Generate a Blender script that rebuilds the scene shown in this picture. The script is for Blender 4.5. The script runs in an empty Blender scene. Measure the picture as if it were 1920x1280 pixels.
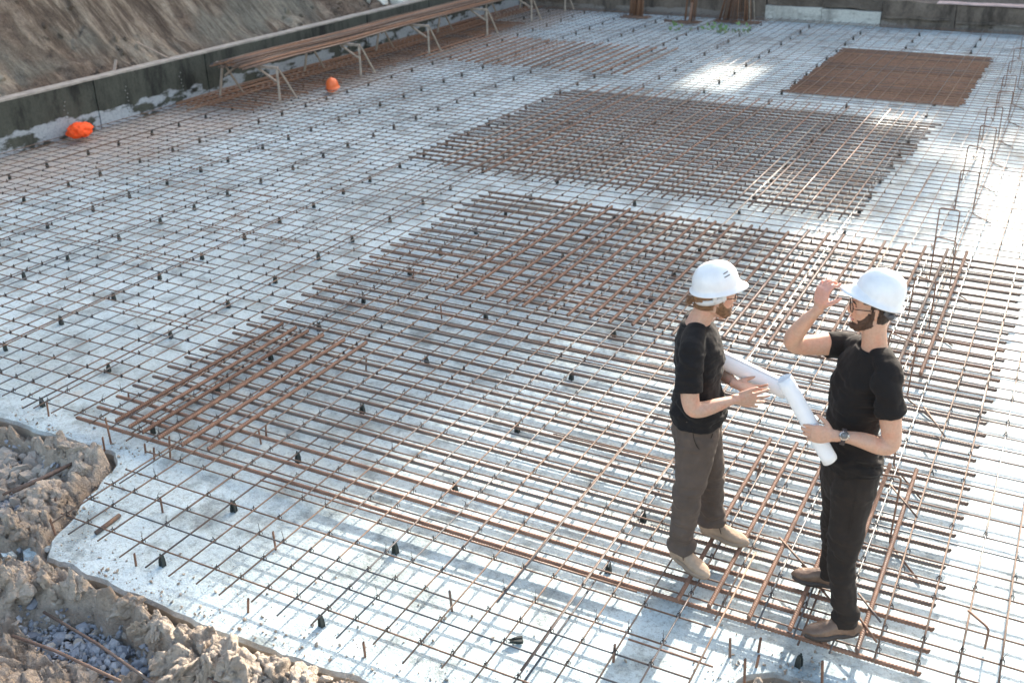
import bpy, bmesh, math, random
from mathutils import Vector, Matrix, noise, Quaternion
R = math.radians
random.seed(7)
scene = bpy.context.scene
col = scene.collection

# ---------------------------------------------------------------- camera, sky, sun, exposure
PITCH, ROLL, YAW, CAM_Z = 0.440809, -0.0190183, -0.49144, 3.7
cp, sp, cy_, sy_ = math.cos(PITCH), math.sin(PITCH), math.cos(YAW), math.sin(YAW)
FWD = Vector((sy_*cp, cy_*cp, -sp)); RT = Vector((cy_, -sy_, 0)); UP = RT.cross(FWD)
cr, sr = math.cos(ROLL), math.sin(ROLL)
RT2 = RT*cr + UP*sr; UP2 = UP*cr - RT*sr
cam_d = bpy.data.cameras.new("camera"); cam = bpy.data.objects.new("camera", cam_d); col.objects.link(cam)
cam_d.sensor_width = 36; cam_d.lens = 37.05; cam_d.clip_start = .05; cam_d.clip_end = 600
m = Matrix((RT2, UP2, -FWD)).transposed().to_4x4(); m.translation = Vector((0, 0, CAM_Z)); cam.matrix_world = m
cam_d.dof.use_dof = True; cam_d.dof.focus_distance = 6.1; cam_d.dof.aperture_fstop = 2.8
scene.camera = cam

EL = R(24)
world = bpy.data.worlds.new("World"); scene.world = world; world.use_nodes = True
wn = world.node_tree; bg = wn.nodes["Background"]
sky = wn.nodes.new("ShaderNodeTexSky"); sky.sky_type = 'NISHITA'; sky.sun_disc = False
sky.sun_elevation = EL; sky.sun_rotation = 0; sky.dust_density = 3; sky.air_density = 1.0; sky.ozone_density = 1
tint = wn.nodes.new('ShaderNodeMix'); tint.data_type = 'RGBA'; tint.blend_type = 'MULTIPLY'; tint.inputs[0].default_value = 1
tint.inputs[7].default_value = (1.08, 1.0, .88, 1)          # warm tint multiplied into the sky light to take out its blue
wn.links.new(sky.outputs[0], tint.inputs[6]); wn.links.new(tint.outputs[2], bg.inputs[0]); bg.inputs[1].default_value = .15
sun_d = bpy.data.lights.new("sun", 'SUN'); sun = bpy.data.objects.new("sun", sun_d); col.objects.link(sun)
sun_d.energy = 3.0; sun_d.angle = R(.7); sun_d.color = (1, .93, .82); sun.rotation_euler = (-(math.pi/2-EL), 0, 0)
scene.view_settings.view_transform = 'Standard'; scene.view_settings.look = 'None'
scene.view_settings.exposure = 2.02; scene.view_settings.gamma = 1
scene.render.engine = 'CYCLES'

# ---------------------------------------------------------------- object helpers
def tag(o, label=None, cat=None, group=None, kind=None):
    if label: o['label'] = label
    if cat: o['category'] = cat
    if group: o['group'] = group
    if kind: o['kind'] = kind
    return o
def link(name, me, mats=(), parent=None, loc=None, rot=None):
    o = bpy.data.objects.new(name, me); col.objects.link(o)
    if me is not None:
        for mt in (mats if isinstance(mats, (list, tuple)) else [mats]):
            if mt and mt.name not in [x.name for x in me.materials if x]: me.materials.append(mt)
    if parent: o.parent = parent
    if loc is not None: o.location = loc
    if rot is not None: o.rotation_euler = rot
    return o
def empty(name, loc=(0, 0, 0), rz=0):
    o = bpy.data.objects.new(name, None); col.objects.link(o); o.location = loc; o.rotation_euler = (0, 0, rz); return o
def bm_mesh(name, bm, smooth=True):
    me = bpy.data.meshes.new(name); bm.to_mesh(me); bm.free()
    if smooth:
        me.polygons.foreach_set('use_smooth', [True]*len(me.polygons))
    return me
ONES = ['', 'first', 'second', 'third', 'fourth', 'fifth', 'sixth', 'seventh', 'eighth', 'ninth', 'tenth', 'eleventh', 'twelfth', 'thirteenth',
        'fourteenth', 'fifteenth', 'sixteenth', 'seventeenth', 'eighteenth', 'nineteenth']
TENS = {2: ('twentieth', 'twenty'), 3: ('thirtieth', 'thirty'), 4: ('fortieth', 'forty'), 5: ('fiftieth', 'fifty'), 6: ('sixtieth', 'sixty'),
        7: ('seventieth', 'seventy'), 8: ('eightieth', 'eighty'), 9: ('ninetieth', 'ninety')}
def nth(n):
    if n >= 100: return ('hundredth' if n == 100 else 'hundred and ' + nth(n-100))
    if n < 20: return ONES[n]
    t, o = divmod(n, 10)
    return TENS[t][0] if o == 0 else TENS[t][1] + '-' + ONES[o]

# ---------------------------------------------------------------- materials
def new_mat(name):
    mt = bpy.data.materials.new(name); mt.use_nodes = True
    nt = mt.node_tree; return mt, nt, nt.nodes['Principled BSDF']
def nd(nt, t, **kw):
    n = nt.nodes.new(t)
    for k, v in kw.items():
        if k in n.inputs: n.inputs[k].default_value = v
        else: setattr(n, k, v)
    return n
def ramp(nt, fac, stops, interp='LINEAR'):
    r = nt.nodes.new('ShaderNodeValToRGB'); r.color_ramp.interpolation = interp
    e = r.color_ramp.elements
    while len(e) < len(stops): e.new(.5)
    for i, (p_, c) in enumerate(stops):
        e[i].position = p_; e[i].color = (*c, 1) if len(c) == 3 else c
    nt.links.new(fac, r.inputs[0]); return r.outputs[0]
def coord(nt, kind='Object', scale=(1, 1, 1)):
    tc = nt.nodes.new('ShaderNodeTexCoord'); mp = nt.nodes.new('ShaderNodeMapping'); mp.inputs['Scale'].default_value = scale
    if kind == 'World':
        g = nt.nodes.new('ShaderNodeNewGeometry'); nt.links.new(g.outputs['Position'], mp.inputs[0])
    else: nt.links.new(tc.outputs[kind], mp.inputs[0])
    return mp.outputs[0]
def nz(nt, vec, scale, detail=6, rough=.6, dist=0.):
    n = nd(nt, 'ShaderNodeTexNoise', Scale=scale, Detail=detail, Roughness=rough, Distortion=dist)
    nt.links.new(vec, n.inputs['Vector']); return n.outputs['Fac']
def mix(nt, fac, a, b, bt='MIX'):
    n = nt.nodes.new('ShaderNodeMix'); n.data_type = 'RGBA'; n.blend_type = bt
    for s_, v in ((0, fac), (6, a), (7, b)):
        if isinstance(v, (int, float)): n.inputs[s_].default_value = v
        elif isinstance(v, tuple): n.inputs[s_].default_value = (*v, 1)
        else: nt.links.new(v, n.inputs[s_])
    return n.outputs[2]
def math_(nt, op, a, b=0.5):
    n = nt.nodes.new('ShaderNodeMath'); n.operation = op
    for s_, v in ((0, a), (1, b)):
        if isinstance(v, (int, float)): n.inputs[s_].default_value = v
        else: nt.links.new(v, n.inputs[s_])
    return n.outputs[0]
def bump(nt, bsdf, h, strength=.5, dist=.01, prev=None):
    b = nd(nt, 'ShaderNodeBump', Strength=strength, Distance=dist); nt.links.new(h, b.inputs['Height'])
    if prev is not None: nt.links.new(prev, b.inputs['Normal'])
    nt.links.new(b.outputs[0], bsdf.inputs['Normal']); return b.outputs[0]

def simple(name, c, rough=.6, metal=0., var=.12, scale=8, bmp=.0, bscale=60, bdist=.002):
    mt, nt, b = new_mat(name)
    v = coord(nt)
    f = nz(nt, v, scale)
    k = lambda s: tuple(min(1, x*s) for x in c)
    nt.links.new(ramp(nt, f, [(.3, k(1-var)), (.7, k(1+var))]), b.inputs['Base Color'])
    b.inputs['Roughness'].default_value = rough; b.inputs['Metallic'].default_value = metal
    if bmp: bump(nt, b, nz(nt, v, bscale, 4), bmp, bdist)
    return mt

def rebar_mat(name, steel, rust_a, rust_b, rust_amt, metal=.35, ribs=None):
    mt, nt, b = new_mat(name)
    v = coord(nt, 'Object', (.35, 1, 1))
    oi = nt.nodes.new('ShaderNodeObjectInfo')
    # per-object offset of the pattern
    off = nt.nodes.new('ShaderNodeVectorMath'); off.operation = 'ADD'
    cmb = nt.nodes.new('ShaderNodeCombineXYZ'); nt.links.new(math_(nt, 'MULTIPLY', oi.outputs['Random'], 57.), cmb.inputs[0])
    nt.links.new(math_(nt, 'MULTIPLY', oi.outputs['Random'], 31.), cmb.inputs[1])
    nt.links.new(v, off.inputs[0]); nt.links.new(cmb.outputs[0], off.inputs[1]); v = off.outputs[0]
    big = nz(nt, v, 2.2, 3); fine = nz(nt, v, 45, 5, .7)
    rust = ramp(nt, fine, [(.3, rust_a), (.68, rust_b)])
    t = math_(nt, 'ADD', big, math_(nt, 'MULTIPLY', math_(nt, 'SUBTRACT', oi.outputs['Random'], .5), .38))
    t = math_(nt, 'ADD', t, math_(nt, 'MULTIPLY', math_(nt, 'SUBTRACT', fine, .5), .25))
    lo = .5 - rust_amt
    f = ramp(nt, t, [(max(0, lo-.07), (0, 0, 0)), (min(1, lo+.09), (1, 1, 1))])
    nt.links.new(mix(nt, f, steel, rust), b.inputs['Base Color'])
    inv = math_(nt, 'SUBTRACT', 1.0, f)
    nt.links.new(math_(nt, 'ADD', math_(nt, 'MULTIPLY', inv, .22), .08 if metal > .2 else .0), b.inputs['Metallic'])
    nt.links.new(math_(nt, 'ADD', math_(nt, 'MULTIPLY', f, .28), .42), b.inputs['Roughness'])
    bump(nt, b, fine, .35, .0015)
    return mt
M = {}
M['thin'] = rebar_mat('thin_rebar_steel', (.115, .11, .11), (.10, .065, .045), (.25, .155, .105), .10)
M['cross'] = rebar_mat('cross_rebar_steel', (.075, .075, .08), (.085, .052, .036), (.22, .125, .08), .10)
M['thick'] = rebar_mat('thick_rebar_rust', (.155, .125, .105), (.095, .060, .045), (.225, .14, .10), .16)
M['thick_orange'] = rebar_mat('thick_rebar_orange_rust', (.17, .115, .09), (.12, .064, .042), (.30, .16, .10), .2)
M['dark_rust'] = rebar_mat('dark_rust_steel', (.13, .08, .06), (.085, .045, .032), (.21, .105, .062), .25)
M['rust_mat'] = rebar_mat('dense_rebar_rust', (.23, .14, .095), (.15, .072, .045), (.34, .17, .09), .2, .1)
M['wire'] = simple('tie_wire', (.035, .03, .03), .6, .4)
M['plastic'] = simple('spacer_plastic', (.028, .035, .03), .55, 0, .5, 30)
M['wood'] = simple('trestle_timber', (.34, .27, .21), .8, 0, .3, 12, .4, 40)

def concrete_mat():
    mt, nt, b = new_mat('slab_concrete')
    v = coord(nt, 'World')
    big = nz(nt, v, .55, 4, .55, .3); mid = nz(nt, v, 3.2, 6, .65); fine = nz(nt, v, 38, 6, .75); spk = nz(nt, v, 95, 3, .8)
    base = ramp(nt, big, [(.33, (.38, .455, .47)), (.47, (.49, .585, .605)), (.62, (.56, .665, .69))])
    dam = ramp(nt, mid, [(.35, (.42, .42, .41)), (.50, (1, 1, 1))])
    base = mix(nt, .85, base, dam, 'MULTIPLY')
    fn = ramp(nt, fine, [(.34, (.42, .42, .42)), (.50, (1, 1, 1)), (.75, (1.0, 1.0, 1.0))])
    base = mix(nt, .75, base, fn, 'MULTIPLY')
    sp = ramp(nt, spk, [(.34, (.28, .27, .26)), (.43, (1, 1, 1))])
    base = mix(nt, .6, base, sp, 'MULTIPLY')
    # rusty drips staining the slab here and there
    rs = ramp(nt, nz(nt, v, 1.3, 7, .7), [(.62, (0, 0, 0)), (.74, (.5, .5, .5))])
    base = mix(nt, rs, base, (.46, .33, .23))
    # earth trodden over the slab beside the left wall
    sx = nt.nodes.new('ShaderNodeSeparateXYZ'); nt.links.new(v, sx.inputs[0])
    wx = math_(nt, 'ADD', sx.outputs[0], math_(nt, 'MULTIPLY', math_(nt, 'SUBTRACT', nz(nt, v, .8, 5), .5), 2.4))
    near = math_(nt, 'MULTIPLY', math_(nt, 'ADD', wx, 10.4), -.6); near = math_(nt, 'MINIMUM', math_(nt, 'MAXIMUM', near, 0.), .8)
    base = mix(nt, near, base, (.40, .335, .28))
    g2 = nd(nt, 'ShaderNodeNewGeometry'); sn = nt.nodes.new('ShaderNodeSeparateXYZ'); nt.links.new(g2.outputs['Normal'], sn.inputs[0])
    sidef = ramp(nt, sn.outputs[2], [(.35, (1, 1, 1)), (.75, (0, 0, 0))])
    base = mix(nt, math_(nt, 'MULTIPLY', sidef, .85), base, (.36, .31, .25))     # earth stuck to the cast edge
    nt.links.new(base, b.inputs['Base Color'])
    nt.links.new(math_(nt, 'ADD', math_(nt, 'MULTIPLY', mid, .5), .42), b.inputs['Roughness'])
    n1 = bump(nt, b, mid, .5, .03); bump(nt, b, fine, .9, .010, n1)
    return mt
M['slab'] = concrete_mat()

def earth_mat(name, a, b_, c, scale=3., bscale=14, bd=.04):
    mt, nt, b = new_mat(name)
    v = coord(nt, 'World')
    f = nz(nt, v, scale, 8, .65); g = nz(nt, v, bscale, 8, .75); h = nz(nt, v, bscale*5, 4, .7)
    base = ramp(nt, f, [(.32, a), (.5, b_), (.68, c)])
    base = mix(nt, .55, base, ramp(nt, g, [(.3, (.55, .53, .5)), (.6, (1, 1, 1))]), 'MULTIPLY')
    base = mix(nt, .45, base, ramp(nt, h, [(.35, (.6, .6, .6)), (.6, (1, 1, 1))]), 'MULTIPLY')
    nt.links.new(base, b.inputs['Base Color']); b.inputs['Roughness'].default_value = .95
    vo = nd(nt, 'ShaderNodeTexVoronoi', Scale=bscale*1.3); vo.feature = 'DISTANCE_TO_EDGE'
    wv = nt.nodes.new('ShaderNodeVectorMath'); wv.operation = 'ADD'; cc = nd(nt, 'ShaderNodeTexNoise', Scale=bscale*.8, Detail=5.); nt.links.new(v, cc.inputs['Vector'])
    sc_ = nt.nodes.new('ShaderNodeVectorMath'); sc_.operation = 'SCALE'; sc_.inputs['Scale'].default_value = .9/bscale; nt.links.new(cc.outputs['Color'], sc_.inputs[0])
    nt.links.new(v, wv.inputs[0]); nt.links.new(sc_.outputs[0], wv.inputs[1]); nt.links.new(wv.outputs[0], vo.inputs['Vector'])
    crk = ramp(nt, vo.outputs['Distance'], [(.0, (0, 0, 0)), (.07, (1, 1, 1))])
    n1 = bump(nt, b, g, .8, bd); n1 = bump(nt, b, crk, .5, bd*.35, n1); bump(nt, b, h, .8, bd*.35, n1)
    return mt
M['earth'] = earth_mat('pale_clay_earth', (.38, .305, .24), (.55, .46, .375), (.69, .605, .515))
M['slope0'] = earth_mat('excavated_slope_earth', (.145, .11, .085), (.24, .19, .15), (.33, .28, .225), .9, 5, .08)
def slope_mat():
    mt, nt, b = new_mat('scraped_clay_slope')
    v = coord(nt, 'World', (.28, 1.5, .28)); v1 = coord(nt, 'World')
    st = nz(nt, v, 2.2, 9, .72, .35); st2 = nz(nt, v, 7.5, 6, .7, .2); f = nz(nt, v1, .55, 5, .6); g = nz(nt, v1, 5, 9, .78); h = nz(nt, v1, 22, 6, .75)
    clay = ramp(nt, st, [(.36, (.075, .053, .037)), (.46, (.155, .115, .083)), (.53, (.32, .255, .19)), (.62, (.50, .42, .325))])
    clod = ramp(nt, g, [(.34, (.05, .034, .024)), (.5, (.175, .125, .09)), (.66, (.36, .28, .21))])
    olive = ramp(nt, st2, [(.38, (.12, .11, .09)), (.58, (.29, .275, .22))])
    base = mix(nt, ramp(nt, f, [(.47, (0, 0, 0)), (.56, (1, 1, 1))]), clay, clod)
    base = mix(nt, ramp(nt, nz(nt, v1, .42, 3), [(.55, (0, 0, 0)), (.63, (.8, .8, .8))]), base, olive)
    base = mix(nt, .5, base, ramp(nt, h, [(.36, (.5, .48, .46)), (.55, (1, 1, 1))]), 'MULTIPLY')
    nt.links.new(base, b.inputs['Base Color']); b.inputs['Roughness'].default_value = .95
    n1 = bump(nt, b, st, .9, .18); n2 = bump(nt, b, g, .9, .10, n1); bump(nt, b, h, .7, .03, n2); return mt
M['slope'] = slope_mat()
M['darkearth'] = earth_mat('dark_subsoil', (.12, .09, .07), (.19, .15, .12), (.26, .21, .17), 1.2, 6)
def gravel_mat():
    mt, nt, b = new_mat('gravel_stone')
    at = nd(nt, 'ShaderNodeNewGeometry')
    f = at.outputs['Random Per Island']
    c = ramp(nt, f, [(0, (.22, .23, .26)), (.4, (.34, .36, .40)), (.75, (.45, .46, .48)), (1, (.50, .43, .35))])
    n = nz(nt, coord(nt, 'World'), 60, 5)
    c = mix(nt, .5, c, ramp(nt, n, [(.3, (.6, .6, .6)), (.6, (1, 1, 1))]), 'MULTIPLY')
    nt.links.new(c, b.inputs['Base Color']); b.inputs['Roughness'].default_value = .85
    bump(nt, b, n, .4, .004); return mt
M['gravel'] = gravel_mat()
def wall_mat(name, dark, mid_, light, zlight=.28, joint=1.15):
    mt, nt, b = new_mat(name)
    v = coord(nt, 'World', (1, 1, 1)); vz = coord(nt, 'World', (1, 1, .35)); v2 = coord(nt, 'World', (1, 1, 2.2))
    base = ramp(nt, nz(nt, vz, 2.6, 7, .7), [(.36, dark), (.52, mid_), (.7, tuple(x*1.35 for x in mid_))])
    sx = nt.nodes.new('ShaderNodeSeparateXYZ'); nt.links.new(v, sx.inputs[0])
    # pale lime bloom on the lower half
    low = math_(nt, 'MULTIPLY', math_(nt, 'SUBTRACT', zlight, sx.outputs[2]), 3.0)
    bl = ramp(nt, math_(nt, 'ADD', nz(nt, v2, 1.9, 6, .6), math_(nt, 'MINIMUM', low, .16)), [(.585, (0, 0, 0)), (.65, (1, 1, 1))])
    base = mix(nt, bl, base, light)
    base = mix(nt, .6, base, ramp(nt, nz(nt, v, 24, 5, .7), [(.35, (.6, .6, .6)), (.55, (1, 1, 1))]), 'MULTIPLY')
    nt.links.new(base, b.inputs['Base Color']); b.inputs['Roughness'].default_value = .9
    bump(nt, b, nz(nt, v, 20, 6, .7), .5, .01); return mt
M['wall'] = wall_mat('stained_formwork_concrete', (.014, .015, .012), (.062, .064, .05), (.36, .38, .40), .22)
M['farwall'] = wall_mat('rough_brown_concrete', (.06, .045, .035), (.17, .13, .10), (.24, .20, .17), .1)
M['palewall'] = wall_mat('pale_concrete_panel', (.30, .28, .25), (.44, .41, .36), (.56, .53, .47), .3)
M['limeplug'] = simple('lime_plug', (.26, .26, .24), .9)
M['cap'] = simple('wall_cap_timber', (.34, .30, .26), .85, 0, .3, 6)
M['pinkcap'] = simple('pinkish_wall_cap', (.52, .38, .34), .85, 0, .25, 5)
# ================================================================ THE SETTING
ZG = -.09          # top of the concrete slab; the bars lie around z = 0
def outline(pts, step=.05, amp=.012, seed=0, closed=True):
    out = []; raw = []; n = len(pts)
    for i in range(n):
        a = Vector((*pts[i], 0)); b = Vector((*pts[(i+1) % n], 0)); L = (b-a).length
        k = max(1, int(L/step)) if L < 9 else max(1, int(L/.5))
        for j in range(k):
            p = a.lerp(b, j/k); raw.append(p.copy()); q = noise.noise_vector(p*5.5+Vector((seed, 0, 0)))*amp*2.2+noise.noise_vector(p*22)*amp
            out.append(Vector((p.x+q.x, p.y+q.y, 0)))
    return out, raw
SL = [(-12.86, 4.25), (-8, 4.24), (-6.3, 4.27), (-5.45, 4.28), (-5.32, 4.18), (-5.18, 3.75), (-5.02, 3.40), (-4.9, 3.24), (-4.3, 3.21), (-3.5, 3.19), (-2.6, 3.22), (-1.8, 3.25),
      (-1.02, 3.28), (-.97, 3.8), (-.93, 4.12), (-.80, 4.20), (-.5, 4.22), (-.2, 4.2), (1.2, 4.22), (5, 4.25), (5, 25.0), (-12.86, 25.0)]
ol, olr = outline(SL, amp=.012)
bm = bmesh.new()
cen = Vector((-4, 12, 0))
def ring(offs, z, jit=0, src=None):
    S_ = src or ol
    r = []
    n = len(ol)
    for i, p in enumerate(ol):
        t = (S_[(i+1) % n]-S_[i-1]).normalized(); p = S_[i]; nrm = Vector((t.y, -t.x, 0))
        q = p+nrm*(offs+jit*noise.noise(p*9)); r.append(bm.verts.new((q.x, q.y, z+.5*jit*noise.noise(p*6+Vector((3, 3, 3))))))
    return r
r0 = ring(-.06, ZG, 0, olr); r1 = ring(-.008, ZG-.006, .008); r2 = ring(.006, ZG-.03, .014); r3 = ring(.0, ZG-.10, .02); r4 = ring(.012, ZG-.22)
for a, b in ((r0, r1), (r1, r2), (r2, r3), (r3, r4)):
    for i in range(len(a)):
        j = (i+1) % len(a); bm.faces.new((a[i], b[i], b[j], a[j]))
from mathutils.geometry import tessellate_polygon
inner = [v.co.copy() for v in r0]
for t in tessellate_polygon([inner]): 
    try: bm.faces.new([r0[i] for i in t])
    except ValueError: pass
bmesh.ops.recalc_face_normals(bm, faces=bm.faces)
me = bm_mesh('slab', bm, False)
tag(link('concrete_slab', me, M['slab']), kind='structure')

def in_slab_dist(x, y):
    """signed distance to the slab outline: negative inside"""
    best = 1e9; inside = False; n = len(SL)
    for i in range(n):
        ax, ay = SL[i]; bx, by = SL[(i+1) % n]
        dx, dy = bx-ax, by-ay; t = max(0, min(1, ((x-ax)*dx+(y-ay)*dy)/(dx*dx+dy*dy)))
        d = math.hypot(x-ax-t*dx, y-ay-t*dy); best = min(best, d)
        if (ay > y) != (by > y) and x < (bx-ax)*(y-ay)/(by-ay)+ax: inside = not inside
    return -best if inside else best
def sm(a, b, x):
    t = max(0, min(1, (x-a)/(b-a))); return t*t*(3-2*t)
GRAV = [(-4.22, 2.90, .55, .17), (-3.62, 2.66, .26, .13), (-6.2, 3.8, .7, .36), (-5.12, 3.18, .20, .10), (-5.4, 3.05, .25, .12), (-.72, 4.0, .10, .12)]
def hollow(x, y):
    h = 0
    for cx, cy, rx, ry in GRAV:
        d = ((x-cx)/rx)**2+((y-cy)/ry)**2
        h = max(h, 1-sm(.55, 1.25, d+.5*noise.noise(Vector((x*4, y*4, 1)))))
    return h
def earth_h(x, y, detail=True):
    d = in_slab_dist(x, y)
    base = -.29
    berm = sm(.0, .10, d)*(1-sm(.28, .52, d+.12*noise.noise(Vector((x*2.2, y*2.2, 5)))))
    h = base + .20*berm
    h += .16*(1-sm(2.35, 2.68, y+.15*noise.noise(Vector((x*2, 0, 9)))))*(1 if x < -3 else .6)
    h += .05*noise.noise(Vector((x*1.3, y*1.3, 0)))
    if d < .13: h = max(h, -.205)
    if d < .02: h = min(h, -.20)
    ho = hollow(x, y)
    if detail:
        p = Vector((x, y, .3))
        w = noise.noise_vector(p*3)*.12
        vd, vp = noise.voronoi((p+w)*6.2)
        lump = (vd[1]-vd[0])
        cl = min(1, lump*2.2)**.6
        h += (.105*cl-.045)*(1-ho*.85)*sm(-.02, .1, d)
        vd2, _ = noise.voronoi((p+w*.6)*17)
        h += .028*min(1, (vd2[1]-vd2[0])*2)*(1-ho*.5)
        h += .040*noise.fractal(p*13, .75, 2.1, 5)+.014*noise.noise(p*75)
    h = h*(1-ho)+ho*(-.315+.012*noise.noise(Vector((x*6, y*6, 2))))
    return h
def grid_mesh(name, x0, x1, y0, y1, step, hf, mat, skip=None):
    nx, ny = int((x1-x0)/step), int((y1-y0)/step)
    vs = []; 
    for j in range(ny+1):
        for i in range(nx+1):
            x = x0+(x1-x0)*i/nx; y = y0+(y1-y0)*j/ny
            vs.append(hf(x, y))
    fs = []
    for j in range(ny):
        for i in range(nx):
            if skip and skip(x0+(x1-x0)*(i+.5)/nx, y0+(y1-y0)*(j+.5)/ny): continue
            a = j*(nx+1)+i; fs.append((a, a+1, a+nx+2, a+nx+1))
    me = bpy.data.meshes.new(name); me.from_pydata(vs, [], fs); me.polygons.foreach_set('use_smooth', [True]*len(fs))
    return me
def eh(x, y):
    h = earth_h(x, y)
    q = noise.noise_vector(Vector((x*11, y*11, 7)))*.022
    return (x+q.x, y+q.y, h)
me = grid_mesh('near_earth', -7.4, -2.2, 1.9, 4.42, .0135, eh, None, lambda x, y: in_slab_dist(x, y) < -.1)
tag(link('earth_bank', me, M['earth']), kind='structure')
me = grid_mesh('pit_earth', -1.25, .2, 3.7, 4.45, .014, eh, None, lambda x, y: in_slab_dist(x, y) < -.1)
tag(link('earth_pocket', me, M['earth']), kind='structure')
# the wide ground sheet below everything
me = bpy.data.meshes.new('ground'); me.from_pydata([(-300, -300, -.42), (300, -300, -.42), (300, 300, -.42), (-300, 300, -.42)], [], [(0, 1, 2, 3)])
tag(link('ground', me, M['earth']), kind='structure')

# left excavated slope with the marks of the bucket teeth running down it
def slope_h(x, y):
    s = (-12.98-x)                      # distance back from the wall
    base = .60+s*1.05
    if s < .5: base = .60+.35*s
    elif s < 1.0: base = .775+(s-.5)*.9
    else: base = 1.225+(s-1)*1.12
    yy = y+.10*s+.18*noise.noise(Vector((x*.7, y*.5, 0)))
    r = 0
    r += .34*abs(noise.noise(Vector((yy*1.0, x*.12, 3))))*2*sm(.2, 1.2, s)
    r += .20*noise.noise(Vector((yy*2.6, x*.18, 8)))*sm(.25, .9, s)
    r += .10*noise.noise(Vector((yy*8, x*.35, 1)))*sm(.2, .8, s)*(0.35+.65*sm(-.1, .25, noise.noise(Vector((y*.6, x*.5, 21)))))
    cl = noise.voronoi(Vector((x*1.9, y*1.9, s*1.2)))[0]
    r += .24*min(1, (cl[1]-cl[0])*2)*sm(-.05, .35, noise.noise(Vector((x*.55, y*.45, 14)))+ .25*(1-sm(.2, 1.2, s)))
    r += .09*noise.fractal(Vector((x*4, y*4, base*4)), .9, 2.1, 5)
    return (x-r*.55, y, base+r*.75-.12)
me = grid_mesh('slope', -19, -12.96, 5, 27, .05, slope_h, None)
tag(link('excavated_slope', me, M['slope']), kind='structure')
# bank behind the far wall and the plateau beyond it
def far_h(x, y):
    s = y-25.3
    z = .36+min(s*.75, 2.6)+.08*noise.fractal(Vector((x, y, 0))*1.6, .9, 2.1, 4)
    return (x, y, z)
me = grid_mesh('far_bank', -19, 12, 25.3, 31, .2, far_h, None)
tag(link('far_bank', me, M['darkearth']), kind='structure')
me = bpy.data.meshes.new('plateau'); me.from_pydata([(-300, 30.5, 2.9), (300, 30.5, 2.9), (300, 400, 2.9), (-300, 400, 2.9), (-300, -60, 6.4), (-18.6, -60, 6.4), (-18.6, 30.5, 6.4), (-300, 30.5, 6.4)], [], [(0, 1, 2, 3), (4, 5, 6, 7)])
tag(link('upper_ground', me, M['darkearth']), kind='structure')

# walls round the slab
def wall_block(name, x0, x1, y0, y1, z0, z1, mats, seg=.12, amp=.006, parent=None):
    bm = bmesh.new()
    nx = max(1, min(400, int(abs(x1-x0)/seg))); ny = max(1, min(400, int(abs(y1-y0)/seg))); nzs = max(1, int((z1-z0)/seg))
    bmesh.ops.create_cube(bm, size=1)
    for v in bm.verts: v.co = Vector((x0+(v.co.x+.5)*(x1-x0), y0+(v.co.y+.5)*(y1-y0), z0+(v.co.z+.5)*(z1-z0)))
    def cut(axis, lo, hi, k):
        for i in range(1, k):
            pos = Vector((0, 0, 0)); pos[axis] = lo+(hi-lo)*i/k; nrm = Vector((0, 0, 0)); nrm[axis] = 1
            bmesh.ops.bisect_plane(bm, geom=bm.verts[:]+bm.edges[:]+bm.faces[:], plane_co=pos, plane_no=nrm)
    if abs(x1-x0) > abs(y1-y0): cut(0, x0, x1, min(nx, 60))
    else: cut(1, y0, y1, min(ny, 60))
    cut(2, z0, z1, min(nzs, 4))
    for v in bm.verts:
        v.co += noise.noise_vector(v.co*2.3)*amp*1.6
    return link(name, bm_mesh(name, bm, False), mats, parent)
lw = empty('concrete_wall', (-12.9, 15, ZG))
tag(lw, 'long low stained formwork wall with a pale capping board, below the earth slope', 'wall')
y = 4.0; k = 0
while y < 24.9:                                                      # cast in panels
    y2 = min(y+2.35, 24.98)
    o = wall_block('wall_panel', -13.06+.012*math.sin(k*2.1), -12.86+.012*math.sin(k*2.1), y+.006, y2-.006, ZG-.2, .64, M['wall']); o.parent = lw; o.location = -Vector((-12.9, 15, ZG))
    y = y2; k += 1
o = wall_block('wall_cap', -13.05, -12.86, 3.9, 24.9, .643, .67, M['cap'], amp=.005); o.parent = lw; o.location = -Vector((-12.9, 15, ZG))
# vertical joint seams and rows of form-tie holes
bm = bmesh.new()
for k in range(18):
    yy = 4.6+k*1.17
    for dz in [i*.055 for i in range(9)]:
        mt_ = Matrix.Translation((-12.852, yy+.03*random.uniform(-1, 1), .0+dz))@Matrix.Rotation(math.pi/2, 4, 'Y')
        bmesh.ops.create_cone(bm, cap_ends=True, segments=7, radius1=.009, radius2=.007, depth=.012, matrix=mt_)
o = link('tie_holes', bm_mesh('tie_holes', bm), M['limeplug'], lw); o.location = -Vector((-12.9, 15, ZG)); o['kind'] = 'stuff'
fw = empty('far_concrete_wall', (-4, 25.1, ZG)); tag(fw, 'low rough wall closing the far side of the slab, pale panel in its middle', 'wall')
OFF = -Vector((-4, 25.1, ZG))
for (xa, xb, ya, z1, mt_, nm) in ((-12.84, -9.6, 25.02, .40, 'farwall', 'wall_section'), (-9.59, -6.62, 25.05, .36, 'farwall', 'wall_section'), (-6.60, -5.32, 24.98, .24, 'palewall', 'pale_panel'),
                              (-5.31, -4.02, 24.99, .22, 'palewall', 'pale_panel'), (-4.0, -2.5, 24.96, .46, 'farwall', 'wall_section'), (-2.49, 1.2, 24.98, .43, 'farwall', 'wall_section'), (1.21, 5.3, 24.98, .45, 'farwall', 'wall_section')):
    o = wall_block(nm, xa, xb, ya, ya+.32, ZG-.15, z1, M[mt_], amp=.022); o.parent = fw; o.location = OFF
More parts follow.
